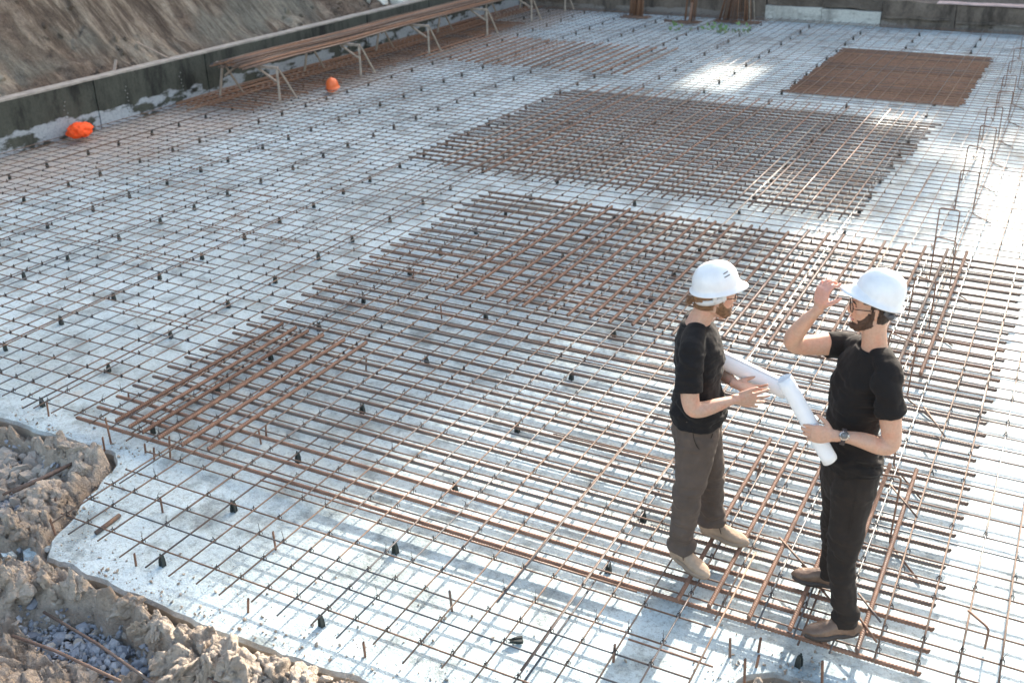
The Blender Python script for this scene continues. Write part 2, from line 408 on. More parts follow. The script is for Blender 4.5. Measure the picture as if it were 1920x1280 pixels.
for (xa, xb, ya, za, zb) in ((-6.6, -4.02, 25.08, .243, .47), (-12.8, -6.62, 25.18, .42, .6)):
    o = wall_block('upper_course', xa, xb, ya, ya+.3, za, zb, M['darkearth'], amp=.04); o.parent = fw; o.location = OFF
for (xa, xb, za, zb) in ((-3.98, -2.6, .12, .16), (-2.45, 1.1, .07, .12)):
    o = wall_block('ledge', xa, xb, 24.90, 24.957, za, zb, M['farwall'], amp=.014); o.parent = fw; o.location = OFF
o = wall_block('wall_cap', -2.9, 5.2, 24.93, 25.3, .452, .475, M['pinkcap'], amp=.008); o.parent = fw; o.location = OFF

# unseen shade casters added beyond the far bank: blocks and slim trees
bmat = simple('shade_block_render', (.42, .39, .35), .9, 0, .1, .3); wmat = simple('window_glass', (.05, .06, .07), .2)
def box(bm, x0, x1, y0, y1, z0, z1):
    r = bmesh.ops.create_cube(bm, size=1)
    for v in r['verts']: v.co = Vector((x0+(v.co.x+.5)*(x1-x0), y0+(v.co.y+.5)*(y1-y0), z0+(v.co.z+.5)*(z1-z0)))
def fbox(name, x0, x1, y0, y1, z0, z1, mt, parent=None, off=None, bev=0):
    bm = bmesh.new(); box(bm, x0, x1, y0, y1, z0, z1)
    if bev: bmesh.ops.bevel(bm, geom=bm.edges[:], offset=bev, segments=2, affect='EDGES')
    o = link(name, bm_mesh(name, bm, False), mt, parent)
    if off: o.location = -Vector(off)
    return o
bo = (-12, 46, 2.9); b = empty('tall_shade_block', bo); tag(b, 'unseen tall block added beyond the far bank to shade the site', 'shade_caster')
fbox('wall', -60, -6.02, 45, 57, 2.9, 21.5, bmat, b, bo); fbox('wall', -6.01, -5.0, 45.2, 45.7, 2.9, 11.35, bmat, b, bo); fbox('slot_top', -6.01, -5.0, 45.2, 45.7, 12.55, 21.0, bmat, b, bo)  # added shade mass; the open slot lets one patch of sun through
fbox('wall', -4.99, -4.35, 45, 57, 2.9, 21.0, bmat, b, bo)
fbox('shade_step', -4.34, -3.62, 45.3, 57, 2.9, 18.5, bmat, b, bo)  # lower step of the added mass, sets the shade edge
for i in range(9):
    for j in range(4):
        fbox('window', -27+i*2.2-.0, -25.8+i*2.2, 44.93, 44.99, 5.0+j*3.6, 6.7+j*3.6, wmat, b, bo)
bo2 = (2, 46, 2.9); b = empty('stepped_shade_block', bo2); tag(b, 'unseen lower stepped block added beyond the far bank to shape the shade edge', 'shade_caster')
for xa, xb, zt in ((-3.61, -3.1, 15.2), (-3.09, -2.5, 14.3), (-2.49, -1.75, 12.6), (-1.74, -.9, 13.2), (-.89, 14, 12.5)):
    fbox('wall', xa, xb, 45, 53, 2.9, zt, bmat, b, bo2)  # unseen boxes, tops stepped to shape the edge of the shade
leafm = simple('leaf', (.06, .09, .03), .7, 0, .4, 3); barkm = simple('bark', (.12, .09, .07), .9, 0, .3, 10)
for ti, (tx, ty, th, cr_) in enumerate(((-4.2, 43.6, 18.9, .62), (-3.45, 43.5, 16.4, .8), (-2.75, 43.0, 15.3, .75), (-2.05, 43.3, 13.9, .8), (-1.3, 43.5, 14.2, .7), (-.3, 43.1, 12.6, .7), (1.0, 43.0, 12.6, .9), (3.6, 42.5, 14.0, 2.0))):
    rt = empty('dapple_tree', (tx, ty, 2.9)); tag(rt, '%s leafy dapple caster from the left, unseen, added beyond the far bank' % nth(ti+1), 'dapple_tree')  # added out of view so the crowns dapple the shade edge
    bm = bmesh.new(); bmesh.ops.create_cone(bm, cap_ends=True, segments=9, radius1=.22, radius2=.06, depth=th-3.2, matrix=Matrix.Translation((0, 0, (th-3.2)/2)))
    link('trunk', bm_mesh('trunk', bm), barkm, rt)
    rg = random.Random(ti); vs = []; fs = []
    for q in range(560 if cr_ < 1 else 2600):
        while True:
            p = Vector((rg.uniform(-1, 1), rg.uniform(-1, 1), rg.uniform(-1, 1)))
            if .2 < p.length < 1: break
        if noise.noise(p*2.3+Vector((ti*7, 0, 0))) < -.12: continue
        c = Vector((p.x*cr_, p.y*cr_, th-2.9-cr_*.75+p.z*cr_*1.15)); s_ = rg.uniform(.05, .12)
        a = Vector((rg.gauss(0, 1), rg.gauss(0, 1), rg.gauss(0, 1))).normalized(); b_ = a.orthogonal().normalized()*s_; c2 = a.cross(b_)
        k = len(vs); vs += [c+b_, c+c2, c-b_, c-c2]; fs.append((k, k+1, k+2, k+3))
    me = bpy.data.meshes.new('crown'); me.from_pydata(vs, [], fs); link('crown', me, leafm, rt)

# loose clods and gravel lying on the earth
ICO = {}
def ico(sub):
    if sub not in ICO:
        b_ = bmesh.new(); bmesh.ops.create_icosphere(b_, subdivisions=sub, radius=1)
        ICO[sub] = ([v.co.copy() for v in b_.verts], [tuple(v.index for v in f_.verts) for f_ in b_.faces]); b_.free()
    return ICO[sub]
class Lump:
    def __init__(self): self.v = []; self.f = []; self.sm = []
    def mesh(self, name, smooth=True):
        me = bpy.data.meshes.new(name); me.from_pydata(self.v, [], self.f); me.polygons.foreach_set('use_smooth', self.sm if smooth else [False]*len(self.f)); me.update(); return me
def rock(bm, c, r, rg, squash=.75, sub=1, rough=.35):
    vs, fs = ico(sub); k = len(bm.v)
    sx, sy, sz = rg.uniform(.7, 1.25), rg.uniform(.7, 1.25), rg.uniform(.55, 1)*squash
    q = Quaternion((rg.gauss(0, 1), rg.gauss(0, 1), rg.gauss(0, 1), rg.gauss(0, 1))).normalized(); off = Vector((rg.uniform(0, 99),)*3)
    for p in vs:
        d = 1+rough*noise.noise(p*1.3+off)*2+rough*.5*noise.noise(p*3.3+off)
        if sub >= 3:
            vd_ = noise.voronoi(p*1.7+off)[0]; d += .34*min(.5, vd_[1]-vd_[0])+.16*noise.noise(p*5+off)+.15*noise.noise(p*10+off)+.12*noise.noise(p*21+off)
        w = Vector((p.x*sx, p.y*sy, p.z*sz))*d*r; bm.v.append((q@w)+c)
    bm.sm += [sub >= 3 and rg.random() < .6]*len(fs)
    bm.f += [(a_+k, b_+k, c_+k) for a_, b_, c_ in fs]
rg = random.Random(4)
bm = Lump(); n = 0
while n < 3400:
    cx, cy, rx, ry = rg.choices(GRAV, [a[2]*a[3] for a in GRAV])[0]
    x, y = rg.gauss(cx, rx*.62), rg.gauss(cy, ry*.62)
    if in_slab_dist(x, y) < .03 or hollow(x, y) < .35: continue
    r = min(.045, .0095+rg.expovariate(1/.006)); rock(bm, Vector((x, y, max(-.30, earth_h(x, y, False)-.0)+r*.3+rg.uniform(0, .015))), r, rg, .7, 1, .3); n += 1
me = bm.mesh('gravel', False); tag(link('gravel', me, M['gravel']), kind='stuff')
bm = Lump()
for k in range(230):
    if k < 125:
        i = rg.uniform(0, 1); px, py = -5.02+2.4*i, 3.12-.02*i; px += rg.gauss(0, .08); py += rg.gauss(-.12, .10)
        r = rg.choice((.025, .035, .05, .065, .088))*rg.uniform(.8, 1.1)*(1 if py < 3.1 else .6)
    elif k < 170:
        i = rg.uniform(0, 1); px, py = -5.15-.35*i+rg.gauss(-.12, .09), 3.25+.95*i+rg.gauss(0, .05); r = rg.uniform(.02, .075)
    elif k < 215: px, py = rg.uniform(-5.4, -3), rg.uniform(2.25, 2.7); r = rg.uniform(.02, .085)
    else: px, py = rg.uniform(-.95, -.5), rg.uniform(3.95, 4.12); r = rg.uniform(.015, .05)
    if in_slab_dist(px, py) < r*.7 or hollow(px, py) > .4: continue
    rock(bm, Vector((px, py, earth_h(px, py, False)+r*.25)), r, rg, .75, 4 if r > .05 else 3, .38)
for k in range(4600):
    px, py = rg.uniform(-6.2, -2.5), rg.uniform(2.2, 4.2)
    if in_slab_dist(px, py) < .03: continue
    r = .005+min(.026, rg.expovariate(1/.006)); rock(bm, Vector((px, py, earth_h(px, py)+r*.3)), r, rg, .8, 1, .35)
me = bm.mesh('clods', True); tag(link('clay_clods', me, M['earth']), kind='stuff')
# earth crumbs trodden and spilled over the slab edge
bm = Lump(); k = 0
while k < 900:
    px, py = rg.uniform(-6.6, -.4), rg.uniform(3.2, 4.75); d_ = -in_slab_dist(px, py)
    if not (0.015 < d_ < .7) or rg.random() > math.exp(-d_/.11)+.03: continue
    r = .0025+min(.011, rg.expovariate(1/.0028)); rock(bm, Vector((px, py, -.09+r*.5)), r, rg, .8, 1, .35); k += 1
tag(link('spilled_crumbs', bm.mesh('spilled_crumbs', False), M['earth']), kind='stuff')
# crumbs and stones rolled down onto the excavated slope
bm = Lump()
for k in range(420):
    yy_ = rg.uniform(6, 24); s_ = abs(rg.gauss(0, .8))+.05; p_ = slope_h(-12.98-s_, yy_)
    if noise.noise(Vector((yy_*.9, s_*.8, 2))) < -.05: continue
    rock(bm, Vector(p_), rg.uniform(.015, .055)*(1.6 if rg.random() < .12 else 1), rg, .8, 2, .35)
tag(link('slope_crumbs', bm.mesh('slope_crumbs', False), M['slope']), kind='stuff')
# rubble in the left hollow
bm = Lump()
for k in range(520):
    px, py = rg.gauss(-6.15, .5), rg.gauss(3.95, .2)
    if in_slab_dist(px, py) < .03: continue
    r = .012+min(.055, rg.expovariate(1/.02)); rock(bm, Vector((px, py, -.27+r*.5)), r, rg, .8, 2, .3)
rubm = simple('rubble_stone', (.36, .315, .27), .9, 0, .4, 4, .8, 30, .02)
tag(link('rubble', bm.mesh('rubble', False), rubm), kind='stuff')
# broken concrete crumbs at the slab corner
bm = Lump()
for k in range(60):
    px, py = rg.gauss(-5.16, .09), rg.gauss(3.36, .10); r = rg.uniform(.015, .055)
    if in_slab_dist(px, py) < .0: continue
    rock(bm, Vector((px, py, -.24+r*.6+rg.uniform(0, .05))), r, rg, .8, 2, .35)
tag(link('concrete_crumbs', bm.mesh('crumbs', False), M['slab']), kind='stuff')
# ================================================================ REINFORCEMENT
def bar_mesh(name, L, r, ribs=False, sides=7, wander=.0, seed=0, step=.6, pitch=.018):
    """a bar lying along +X from 0 to L"""
    rg = random.Random(seed); bm_v = []; fs = []
    def cen_(x):
        return Vector((x, wander*(noise.noise(Vector((x*.35, seed*3.1, 0)))), wander*.25*noise.noise(Vector((x*.5, seed*1.7, 5)))))
    if ribs:
        xs = []; x = 0
        while x < L:
            xs += [(x, 0), (x+pitch*.34, 0), (x+pitch*.50, 1), (x+pitch*.74, 1), (x+pitch*.92, 0)]; x += pitch
        xs.append((L, 0))
    else:
        n = max(1, int(L/step)); xs = [(L*i/n, 0) for i in range(n+1)]
    for (x, t) in xs:
        c = cen_(x)
        for k in range(sides):
            a = 2*math.pi*k/sides
            rr = r*(1.0+(.17 if t else -.04))
            if ribs and (k % (sides//2)) == 0: rr = r*1.08      # the two long ribs
            tilt = (.55*r*math.cos(a) if ribs else 0)
            bm_v.append((c.x+tilt, c.y+rr*math.cos(a), c.z+rr*math.sin(a)))
    n = len(xs)
    for i in range(n-1):
        for k in range(sides):
            a = i*sides+k; b = i*sides+(k+1) % sides; fs.append((a, a+sides, b+sides, b))
    fs.append(tuple(range(sides))); fs.append(tuple(range((n-1)*sides, n*sides))[::-1])
    me = bpy.data.meshes.new(name); me.from_pydata(bm_v, [], fs)
    me.polygons.foreach_set('use_smooth', [True]*len(fs)); me.polygons[-1].use_smooth = False; me.polygons[-2].use_smooth = False
    me.update(); return me
MC = {}
def bar(name, x, y, z, L, r, along, mat, label, group, ribs=False, cat='rebar', variants=3, wander=.006, rz=0, seed=None):
    sd = random.randrange(variants) if seed is None else seed
    key = (name, round(L, 2), r, ribs, sd)
    if key not in MC:
        MC[key] = bar_mesh(name, L, r, ribs, 8 if ribs else 6, wander, sd)
        MC[key].materials.append(M[mat])
    o = bpy.data.objects.new(name, MC[key]); col.objects.link(o)
    if M[mat].name != MC[key].materials[0].name:
        o.material_slots[0].link = 'OBJECT'; o.material_slots[0].material = M[mat]
    o.location = (x, y, z); o.rotation_euler = (0, 0, (math.pi/2 if along else 0)+rz)
    return tag(o, label, cat, group)
RTH, RTK = .0054, .0122
rj = lambda s: random.uniform(-s, s)
# --- thin bars running away from the camera (top layer)
LX = [-5.02, -4.83, -4.63, -4.38, -4.01, -3.81, -3.63, -3.43, -3.23, -3.025, -2.845, -2.645, -2.44, -2.25, -2.06, -1.88, -1.70, -1.52, -1.33, -1.145, -.94, -.755, -.56, -.345, -.155, .03, .215, .40, .59, .78, .97, 1.16]
LXL = []; x = -5.22
while x > -12.75: LXL.append(x); x -= random.choice([.18, .185, .19, .19, .27 if random.random() < .35 else .185])
nsl = 0
for i, x in enumerate(sorted(LXL)+LX):
    bump_ = -5.1 < x < -1.2
    y0 = (3.36 if bump_ else 4.38)+rj(.035)
    if -1.2 < x < -.6: y0 = 4.36+rj(.03)
    L = round(24.9-y0-random.choice([.0, .1]), 1)
    bar('thin_rebar', x+rj(.006), y0, .0062+.001, L, RTH, True, 'thin', 'thin lengthwise bar on top of the mesh, %s from the left wall' % nth(i+1), 'thin bars running the length of the mesh', variants=4, wander=.014)
# doubled splices beside some of them
for k, (x, y0, L) in enumerate(((-4.40, 3.75, 3), (-2.66, 4.02, 7), (-1.90, 3.55, 6), (-2.25, 3.95, 4), (-1.13, 3.4, 1.6), (-5.0, 3.9, 5), (-.17, 6.9, 6), (-8.0, 6, 5), (-7.0, 8, 6), (-1.35, 8.5, 5), (.22, 6.3, 5), (-3.03, 10, 6))):
    bar('lap_rebar', x+.014, y0, .0075, L, RTH, True, 'thin', 'lap bar lying against a lengthwise thin bar, %s from the camera' % nth(k+1), 'lap bars doubling the thin bars', seed=k % 2)
# --- carriers below, standing on the spacers
CX = [-11.88, -10.9, -9.83, -8.78, -7.56, -6.46, -5.40, -4.21, -3.05, -1.85, -.72]
for i, x in enumerate(CX):
    y0 = 3.38 if -5.1 < x < -1.2 else 4.36
    bar('carrier_rebar', x, y0+rj(.03), -.0205, round(24.85-y0, 1), .006, True, 'cross', 'thin bar clipped in the %s row of spacers from the left wall' % nth(i+1), 'carrier bars on the spacers', wander=.004)
# --- thin crosswise bars
row = 0
for y, xa, xb in ((3.505, -5.07, -1.2), (3.70, -5.07, -1.25), (3.88, -5.1, -1.12), (4.06, -5.1, -1.10), (4.29, -5.15, -1.15)):
    row += 1
    bar('cross_rebar', xa, y, -.007, round(xb-xa, 2), RTH, False, 'cross', 'thin crosswise bar over the jutting slab corner, %s row from the front' % nth(row), 'short thin crosswise bars on the jutting slab', wander=.008, rz=rj(.001))
y = 4.49; row = 0
while y < 24.85:
    row += 1; d = rj(.05)
    bar('cross_rebar', -12.78+d, y+rj(.012), -.0072, 14.4, RTH, False, 'cross', 'thin crosswise bar under the lengthwise ones, %s from the front edge' % nth(row), 'thin crosswise bars of the mesh', variants=6, wander=.016, rz=rj(.0012))
    y += .1825 if y < 11 else .185
# stray laps across
for k, (x, y, L) in enumerate(((-4.2, 4.33, 1.9), (-3.2, 4.36, 1.6), (-2.9, 6.1, 1.2), (-2.75, 5.7, 1.4), (-3.5, 6.85, 1.3), (-9.3, 7.1, 2.2), (-8.2, 8.05, 1.4), (-7.3, 6.0, 1.1), (-2.4, 7.25, 1.2), (-1.5, 3.99, .45), (-10.5, 9.2, 2.4), (-6.6, 9.9, 1.8))):
    bar('lap_rebar', x, y+.02, -.003, L, .0058, False, 'thick_orange', 'loose orange-rusted bar laid crosswise over the mesh, %s from the camera' % nth(k+1), 'loose crosswise lap bars', seed=k % 2, wander=.02, rz=rj(.012))
# --- thick mats
def mat_rows(label, group, x0, L, ys, mat='thick', ribs=False, r=RTK, z=None, jx=.025, name='thick_rebar', orange=.12):
    for i, y in enumerate(ys):
        bar(name, x0(y)+rj(jx), y+rj(.008), (-.001-r+.0 if z is None else z), L, r, False, ('thick_orange' if random.random() < orange else mat), label % nth(i+1), group, ribs=ribs, rz=rj(.0014), wander=.008, variants=2 if ribs else 3)
def frange(a, b, s):
    o = []
    while a < b: o.append(a); a += s
    return o
def mat_cols(label, group, xs, y0, L, mat='thick', ribs=False, r=RTK, z=None, jy=.03, name='thick_rebar', orange=.3):
    for i, x in enumerate(xs):
        bar(name, x+rj(.008), y0(x)+rj(jy), (r*1.0+.0 if z is None else z), L, r, True, ('thick_orange' if random.random() < orange else mat), label % nth(i+1), group, ribs=ribs, rz=rj(.003), wander=.008, variants=2 if ribs else 3)
mat_rows('thick ribbed crosswise bar of the foreground mat, %s from its front edge', 'thick crosswise bars of the foreground mat', lambda y: -5.965+.012*(y-4.4), 5.82, frange(4.425, 10.56, .1835), ribs=True)
mat_cols('thick rusty bar at the left corner of the foreground mat, %s from the left', 'six thick bars at the left corner of the foreground mat', [-5.62, -5.47, -5.33, -5.17, -4.95, -4.755], lambda x: 4.45, 1.88, 'dark_rust', True, z=.018, r=.0145, orange=.2)
mat_cols('thick lengthwise bar on the rear of the foreground mat, %s from the left', 'thick lengthwise bars on the rear of the foreground mat', [-4.75, -4.56, -4.33, -4.11, -3.93, -3.71, -3.5, -3.3, -3.115, -2.925, -2.73, -2.55, -2.34, -2.16, -1.95, -1.80, -1.59, -1.38, -1.18, -1.0, -.80, -.63],
         lambda x: 7.58+(.12 if x > -2.2 else 0), 2.9, 'thick', True, z=.017, r=.0135, orange=.8)
mat_cols('thick orange ribbed bar around the two men, %s from the left', 'thick ribbed bars around the men', [-1.37, -1.2, -.995, -.775, -.60, -.435], lambda x: 4.4, 1.89, 'thick_orange', True, z=.017, orange=1)
mat_rows('thick crosswise bar of the middle mat, %s from its front edge', 'thick crosswise bars of the middle mat', lambda y: -7.62+.06*max(0, y-12.5), 5.8, frange(11.40, 16.1, .183), jx=.06, orange=.2)
mat_cols('thick lengthwise bar on the middle mat, %s from its left side', 'thick lengthwise bars on the middle mat', frange(-7.08, -1.9, .197), lambda x: 11.08, 5.4, z=.017, jy=.07, orange=.25)
mat_rows('rust-brown bar of the dense far-right mat, %s from its front edge', 'bars of the dense far square mat', lambda y: -4.15+.012*(y-17), 2.7, frange(17.33, 21.6, .098), 'rust_mat', r=.0145, jx=.035, orange=.12, z=-.0165)
mat_cols('thick lengthwise bar of the far left mat, %s from its left side', 'thick lengthwise bars of the far left mat', frange(-11.35, -6.95, .197), lambda x: 17.38, 2.8, 'rust_mat', z=.02, r=.0155, jy=.05, orange=.35)
mat_rows('rusty bar in the dense strip by the left wall, %s from its near end', 'bars of the dense strip along the left wall', lambda y: -12.80, 1.45, frange(12.7, 22.3, .155), 'rust_mat', r=.014, jx=.05, orange=.3, z=-.01)
for k in range(7):
    bar('thick_rebar', -12.74+.105*k+rj(.02), 12.4+rj(.3), .02, 12.0, .011, True, 'rust_mat', 'rusty bar lying along the foot of the left wall, %s out from the wall' % nth(k+1), 'bars along the foot of the left wall', wander=.05, seed=k % 3)

# --- spacers clipping the carriers
def spacer_mesh():
    bm = bmesh.new()
    def prism(pts, y0, y1):
        a = [bm.verts.new((p[0], y0, p[1])) for p in pts]; b = [bm.verts.new((p[0], y1, p[1])) for p in pts]
        bm.faces.new(a); bm.faces.new(b[::-1])
        for i in range(len(pts)):
            j = (i+1) % len(pts); bm.faces.new((a[j], a[i], b[i], b[j]))
    for s in (-1, 1):                                   # two ridged jaws, pointed at the top
        prism([(s*.004, 0), (s*.020, 0), (s*.0175, .045), (s*.0125, .092), (s*.007, .094), (s*.0045, .060)], -.0125, .0125)
        for yy in (-.0165, .0125): prism([(s*.006, 0), (s*.024, 0), (s*.021, .038), (s*.014, .072), (s*.008, .066)], yy, yy+.004)
    prism([(-.006, .004), (.006, .004), (.006, .045), (-.006, .045)], -.010, .010)
    for s in (-1, 1): prism([(s*.015, .088), (s*.010, .088), (s*.014, .108)], -.006, .006)
    bmesh.ops.recalc_face_normals(bm, faces=bm.faces)
    me = bm_mesh('spacer', bm, False); me.materials.append(M['plastic']); return me
spm = spacer_mesh(); ns = 0
SPY = {-4.21: [3.47, 4.09, 4.74, 5.50, 6.4, 7.38], -3.05: [3.46, 4.18, 4.89, 5.76, 6.66, 7.53], -1.85: [4.57, 5.13, 5.79, 6.5, 7.4]}
for i, x in enumerate(CX):
    ys = list(SPY.get(x, [])); y = (ys[-1] if ys else 4.46)+(.85 if ys else 0)
    if x in (-6.46, -5.4, -7.56): y = 4.5 if x != -5.4 else 4.55
    if x == -.72: y = 5.15
    while y < 24.6: ys.append(y+rj(.06)); y += (.60 if x < -7 else .68)*(1 if y < 15 else 1.18)
    for j, yy in enumerate(ys):
        if ns >= 300: break
        o = bpy.data.objects.new('bar_spacer', spm); col.objects.link(o); o.location = (x+rj(.004), yy, ZG); o.rotation_euler = (rj(.05), rj(.09), rj(.35))
        s_ = random.uniform(.72, .84); o.scale = (s_, s_, s_)
        tag(o, 'dark plastic spacer, %s from the front in the %s row from the wall' % (nth(j+1), nth(i+1)), 'rebar spacer', 'black spacers holding up the mesh'); ns += 1
o = bpy.data.objects.new('bar_spacer', spm); col.objects.link(o); o.location = (-2.02, 3.83, ZG+.02); o.rotation_euler = (1.5, .3, -.9); o.scale = (.75, .75, .75)
tag(o, 'black plastic spacer fallen on its side near the front of the slab', 'rebar spacer', 'black spacers holding up the mesh')
o = bpy.data.objects.new('bar_spacer', spm); col.objects.link(o); o.location = (-.69, 4.30, ZG); o.rotation_euler = (0, 0, 1.3); o.scale = (.85, .85, .72)
tag(o, 'dark spacer in front of the nearer brown shoe, below the front thick bar', 'rebar spacer', 'black spacers holding up the mesh')

# --- tie wires
def tie_mesh(seed, tails=True):
    rg = random.Random(seed); bm = bmesh.new()
    def tube(pts, r, n=4):
        prev = None
        for i, p in enumerate(pts):
            t = (pts[min(i+1, len(pts)-1)]-pts[max(i-1, 0)]).normalized(); a = t.orthogonal().normalized(); b = t.cross(a)
            cur = [bm.verts.new(p+a*r*math.cos(2*math.pi*k/n)+b*r*math.sin(2*math.pi*k/n)) for k in range(n)]
            if prev:
                for k in range(n): bm.faces.new((prev[k], prev[(k+1) % n], cur[(k+1) % n], cur[k]))
            prev = cur
    for s in (-1, 1):
        tube([Vector((math.cos(a)*.0105, s*math.cos(a)*.0105, math.sin(a)*.016-.001)) for a in [math.pi*k/6-.5 for k in range(9)]], .0022)
    tube([Vector((0, 0, .012)), Vector((.003, .002, .022)), Vector((-.002, .004, .026))], .003)
    if tails:
        for k in range(2):
            d = Vector((rg.uniform(-1, 1), rg.uniform(-1, 1), rg.uniform(.3, 1.4))).normalized()*rg.uniform(.03, .06)
            tube([Vector((0, 0, .028)), Vector((0, 0, .028))+d*.5+Vector((0, 0, .006)), Vector((0, 0, .028))+d], .0011, 3)
    me = bm_mesh('tie', bm); me.materials.append(M['wire']); return me
ties = [tie_mesh(s, s < 3) for s in range(7)]
pts = []
for y in (3.505, 3.70, 3.88, 4.06, 4.29):
    pts += [(x, y) for x in LX if -5.1 < x < -1.2 and random.random() < .75]
y = 4.49
rows = []
while y < 14: rows.append(y); y += .1825 if y < 11 else .185
for y in rows: pts += [(x, y) for x in sorted(LXL)+LX if -12 < x < .5 and random.random() < (.55 if y < 9 else .35)]
vis = []
for (x, y) in pts:
    d = Vector((x, y, 0))-Vector((0, 0, CAM_Z)); z_ = d.dot(FWD)
    if abs(d.dot(RT2)/z_) < .49 and abs(d.dot(UP2)/z_) < .33: vis.append((z_, x, y))
vis.sort()
for z_, x, y in vis[:298]:
    o = bpy.data.objects.new('tie_wire', random.choice(ties)); col.objects.link(o); o.location = (x, y, .003); o.rotation_euler = (0, 0, random.choice([0, math.pi/2])+rj(.3))
    tag(o, 'small dark wire tie twisted where two thin bars cross', 'tie wire', 'wire ties knotted at the bar crossings')
vs = []; fs = []
rest = vis[298:]
for z_, x, y in rest:
    k = len(vs); s_ = .007; h = .016
    vs += [(x-s_, y-s_, -.012), (x+s_, y-s_, -.012), (x+s_, y+s_, -.012), (x-s_, y+s_, -.012), (x-s_*.8, y-s_*.8, .012), (x+s_*.8, y-s_*.8, .012), (x+s_*.8, y+s_*.8, .012), (x-s_*.8, y+s_*.8, .012), (x+rj(.01), y+rj(.01), h+random.uniform(.0, .02))]
    fs += [(k, k+1, k+5, k+4), (k+1, k+2, k+6, k+5), (k+2, k+3, k+7, k+6), (k+3, k, k+4, k+7), (k+4, k+5, k+8), (k+5, k+6, k+8), (k+6, k+7, k+8), (k+7, k+4, k+8)]
me = bpy.data.meshes.new('far_ties'); me.from_pydata(vs, [], fs); tag(link('tie_wires', me, M['wire']), kind='stuff')

# --- upright stakes driven into the slab
stakes = [(-6.3, 4.44, .12, 'leaning stake near the left slab edge, beside the rubble'), (-5.56, 4.35, .20, 'tall stake in front of the left corner of the thick mat'), (-5.54, 4.27, .10, 'short stake right at the slab edge above the clods'),
    (-5.25, 4.37, .07, 'stub stake behind the notch of the slab edge'), (-5.13, 4.33, .09, 'stub stake at the first bar of the jutting slab'), (-5.05, 4.40, .17, 'tall pale stake beside the first long bar at the notch'),
    (-4.61, 3.88, .11, 'leaning stake inside the third mesh square of the jutting corner'), (-4.35, 3.40, .09, 'stake on the bare slab before the front mesh row, left of a spacer'), (-3.48, 3.37, .09, 'rusty stake on the bare sunlit slab edge'),
    (-3.71, 3.89, .13, 'leaning stake right of the front spacer row'), (-2.48, 3.88, .14, 'tall stake between the laps in the sunlit front squares'), (-2.70, 3.37, .09, 'stub stake at the bottom edge of the slab'),
    (-1.54, 3.91, .12, 'stake in the sunny squares left of the men, at the front'), (-1.02, 4.21, .12, 'rusty stake at the right end of the jutting slab'), (-.90, 4.06, .15, 'stake beside the earth pocket under the men'),
    (-.90, 4.31, .09, 'steel stake before the front thick bar'), (-.88, 4.20, .08, 'short stake at the rim of the earth pocket'), (-5.96, 4.90, .05, 'stub inside the left corner of the thick mat'),
    (-4.59, 6.09, .12, 'stake right of the six orange bars'), (-4.60, 4.82, .12, 'white-tipped stake in front of the six orange bars'), (-4.62, 4.90, .10, 'second stake behind the white-tipped one'),
    (-4.57, 7.23, .15, 'stake standing in the middle of the foreground mat'), (-5.04, 3.41, .10, 'bent stake at the broken slab corner'), (-5.27, 3.62, .07, 'stake at the very left end of the front mesh rows'),
    (-.10, 4.28, .08, 'stake at the lower right before the last thick bar'), (-1.36, 5.9, .14, 'dark stake between the two men'), (-5.3, 7.9, .12, 'stake near the left side of the foreground mat'), (-.55, 4.2, .16, 'pale stake rising from the earth pocket')]
for k, (x, y, h, lb) in enumerate(stakes):
    me = bar_mesh('stake', h, .0065, True, 8, 0, k, pitch=.011); me.materials.append(M['thick_orange'])
    o = bpy.data.objects.new('rebar_stake', me); col.objects.link(o); o.location = (x, y, ZG-.005)
    o.rotation_euler = (rj(.05), -math.pi/2+random.choice([.05, -.06, .12, -.1]), rj(.6)); tag(o, lb, 'stake', 'short bars standing upright in the slab')

def tube_obj(name, pts, r, mat, parent=None, sides=8, fillet=.03, cap=True):
    P = [Vector(p) for p in pts]; out = [P[0]]
    for i in range(1, len(P)-1):
        a = (P[i-1]-P[i]); b = (P[i+1]-P[i]); f = min(fillet, a.length*.45, b.length*.45); a.normalize(); b.normalize()
        s0, s1 = P[i]+a*f, P[i]+b*f
        for t in (0, .25, .5, .75, 1): out.append(s0.lerp(P[i], t).lerp(P[i].lerp(s1, t), t))
    out.append(P[-1]); bm = bmesh.new(); prev = None; nrm = None
    for i, p in enumerate(out):
        t = (out[min(i+1, len(out)-1)]-out[max(i-1, 0)]).normalized()
        nrm = t.orthogonal().normalized() if nrm is None else (nrm-t*nrm.dot(t)).normalized()
        b = t.cross(nrm); rr = r[i*len(r)//len(out)] if isinstance(r, (list, tuple)) else r
        cur = [bm.verts.new(p+(nrm*math.cos(2*math.pi*k/sides)+b*math.sin(2*math.pi*k/sides))*rr) for k in range(sides)]
        if prev:
            for k in range(sides): bm.faces.new((prev[k], prev[(k+1) % sides], cur[(k+1) % sides], cur[k]))
        elif cap: bm.faces.new(cur[::-1])
        prev = cur
    if cap: bm.faces.new(prev)
    return link(name, bm_mesh(name, bm), mat, parent)
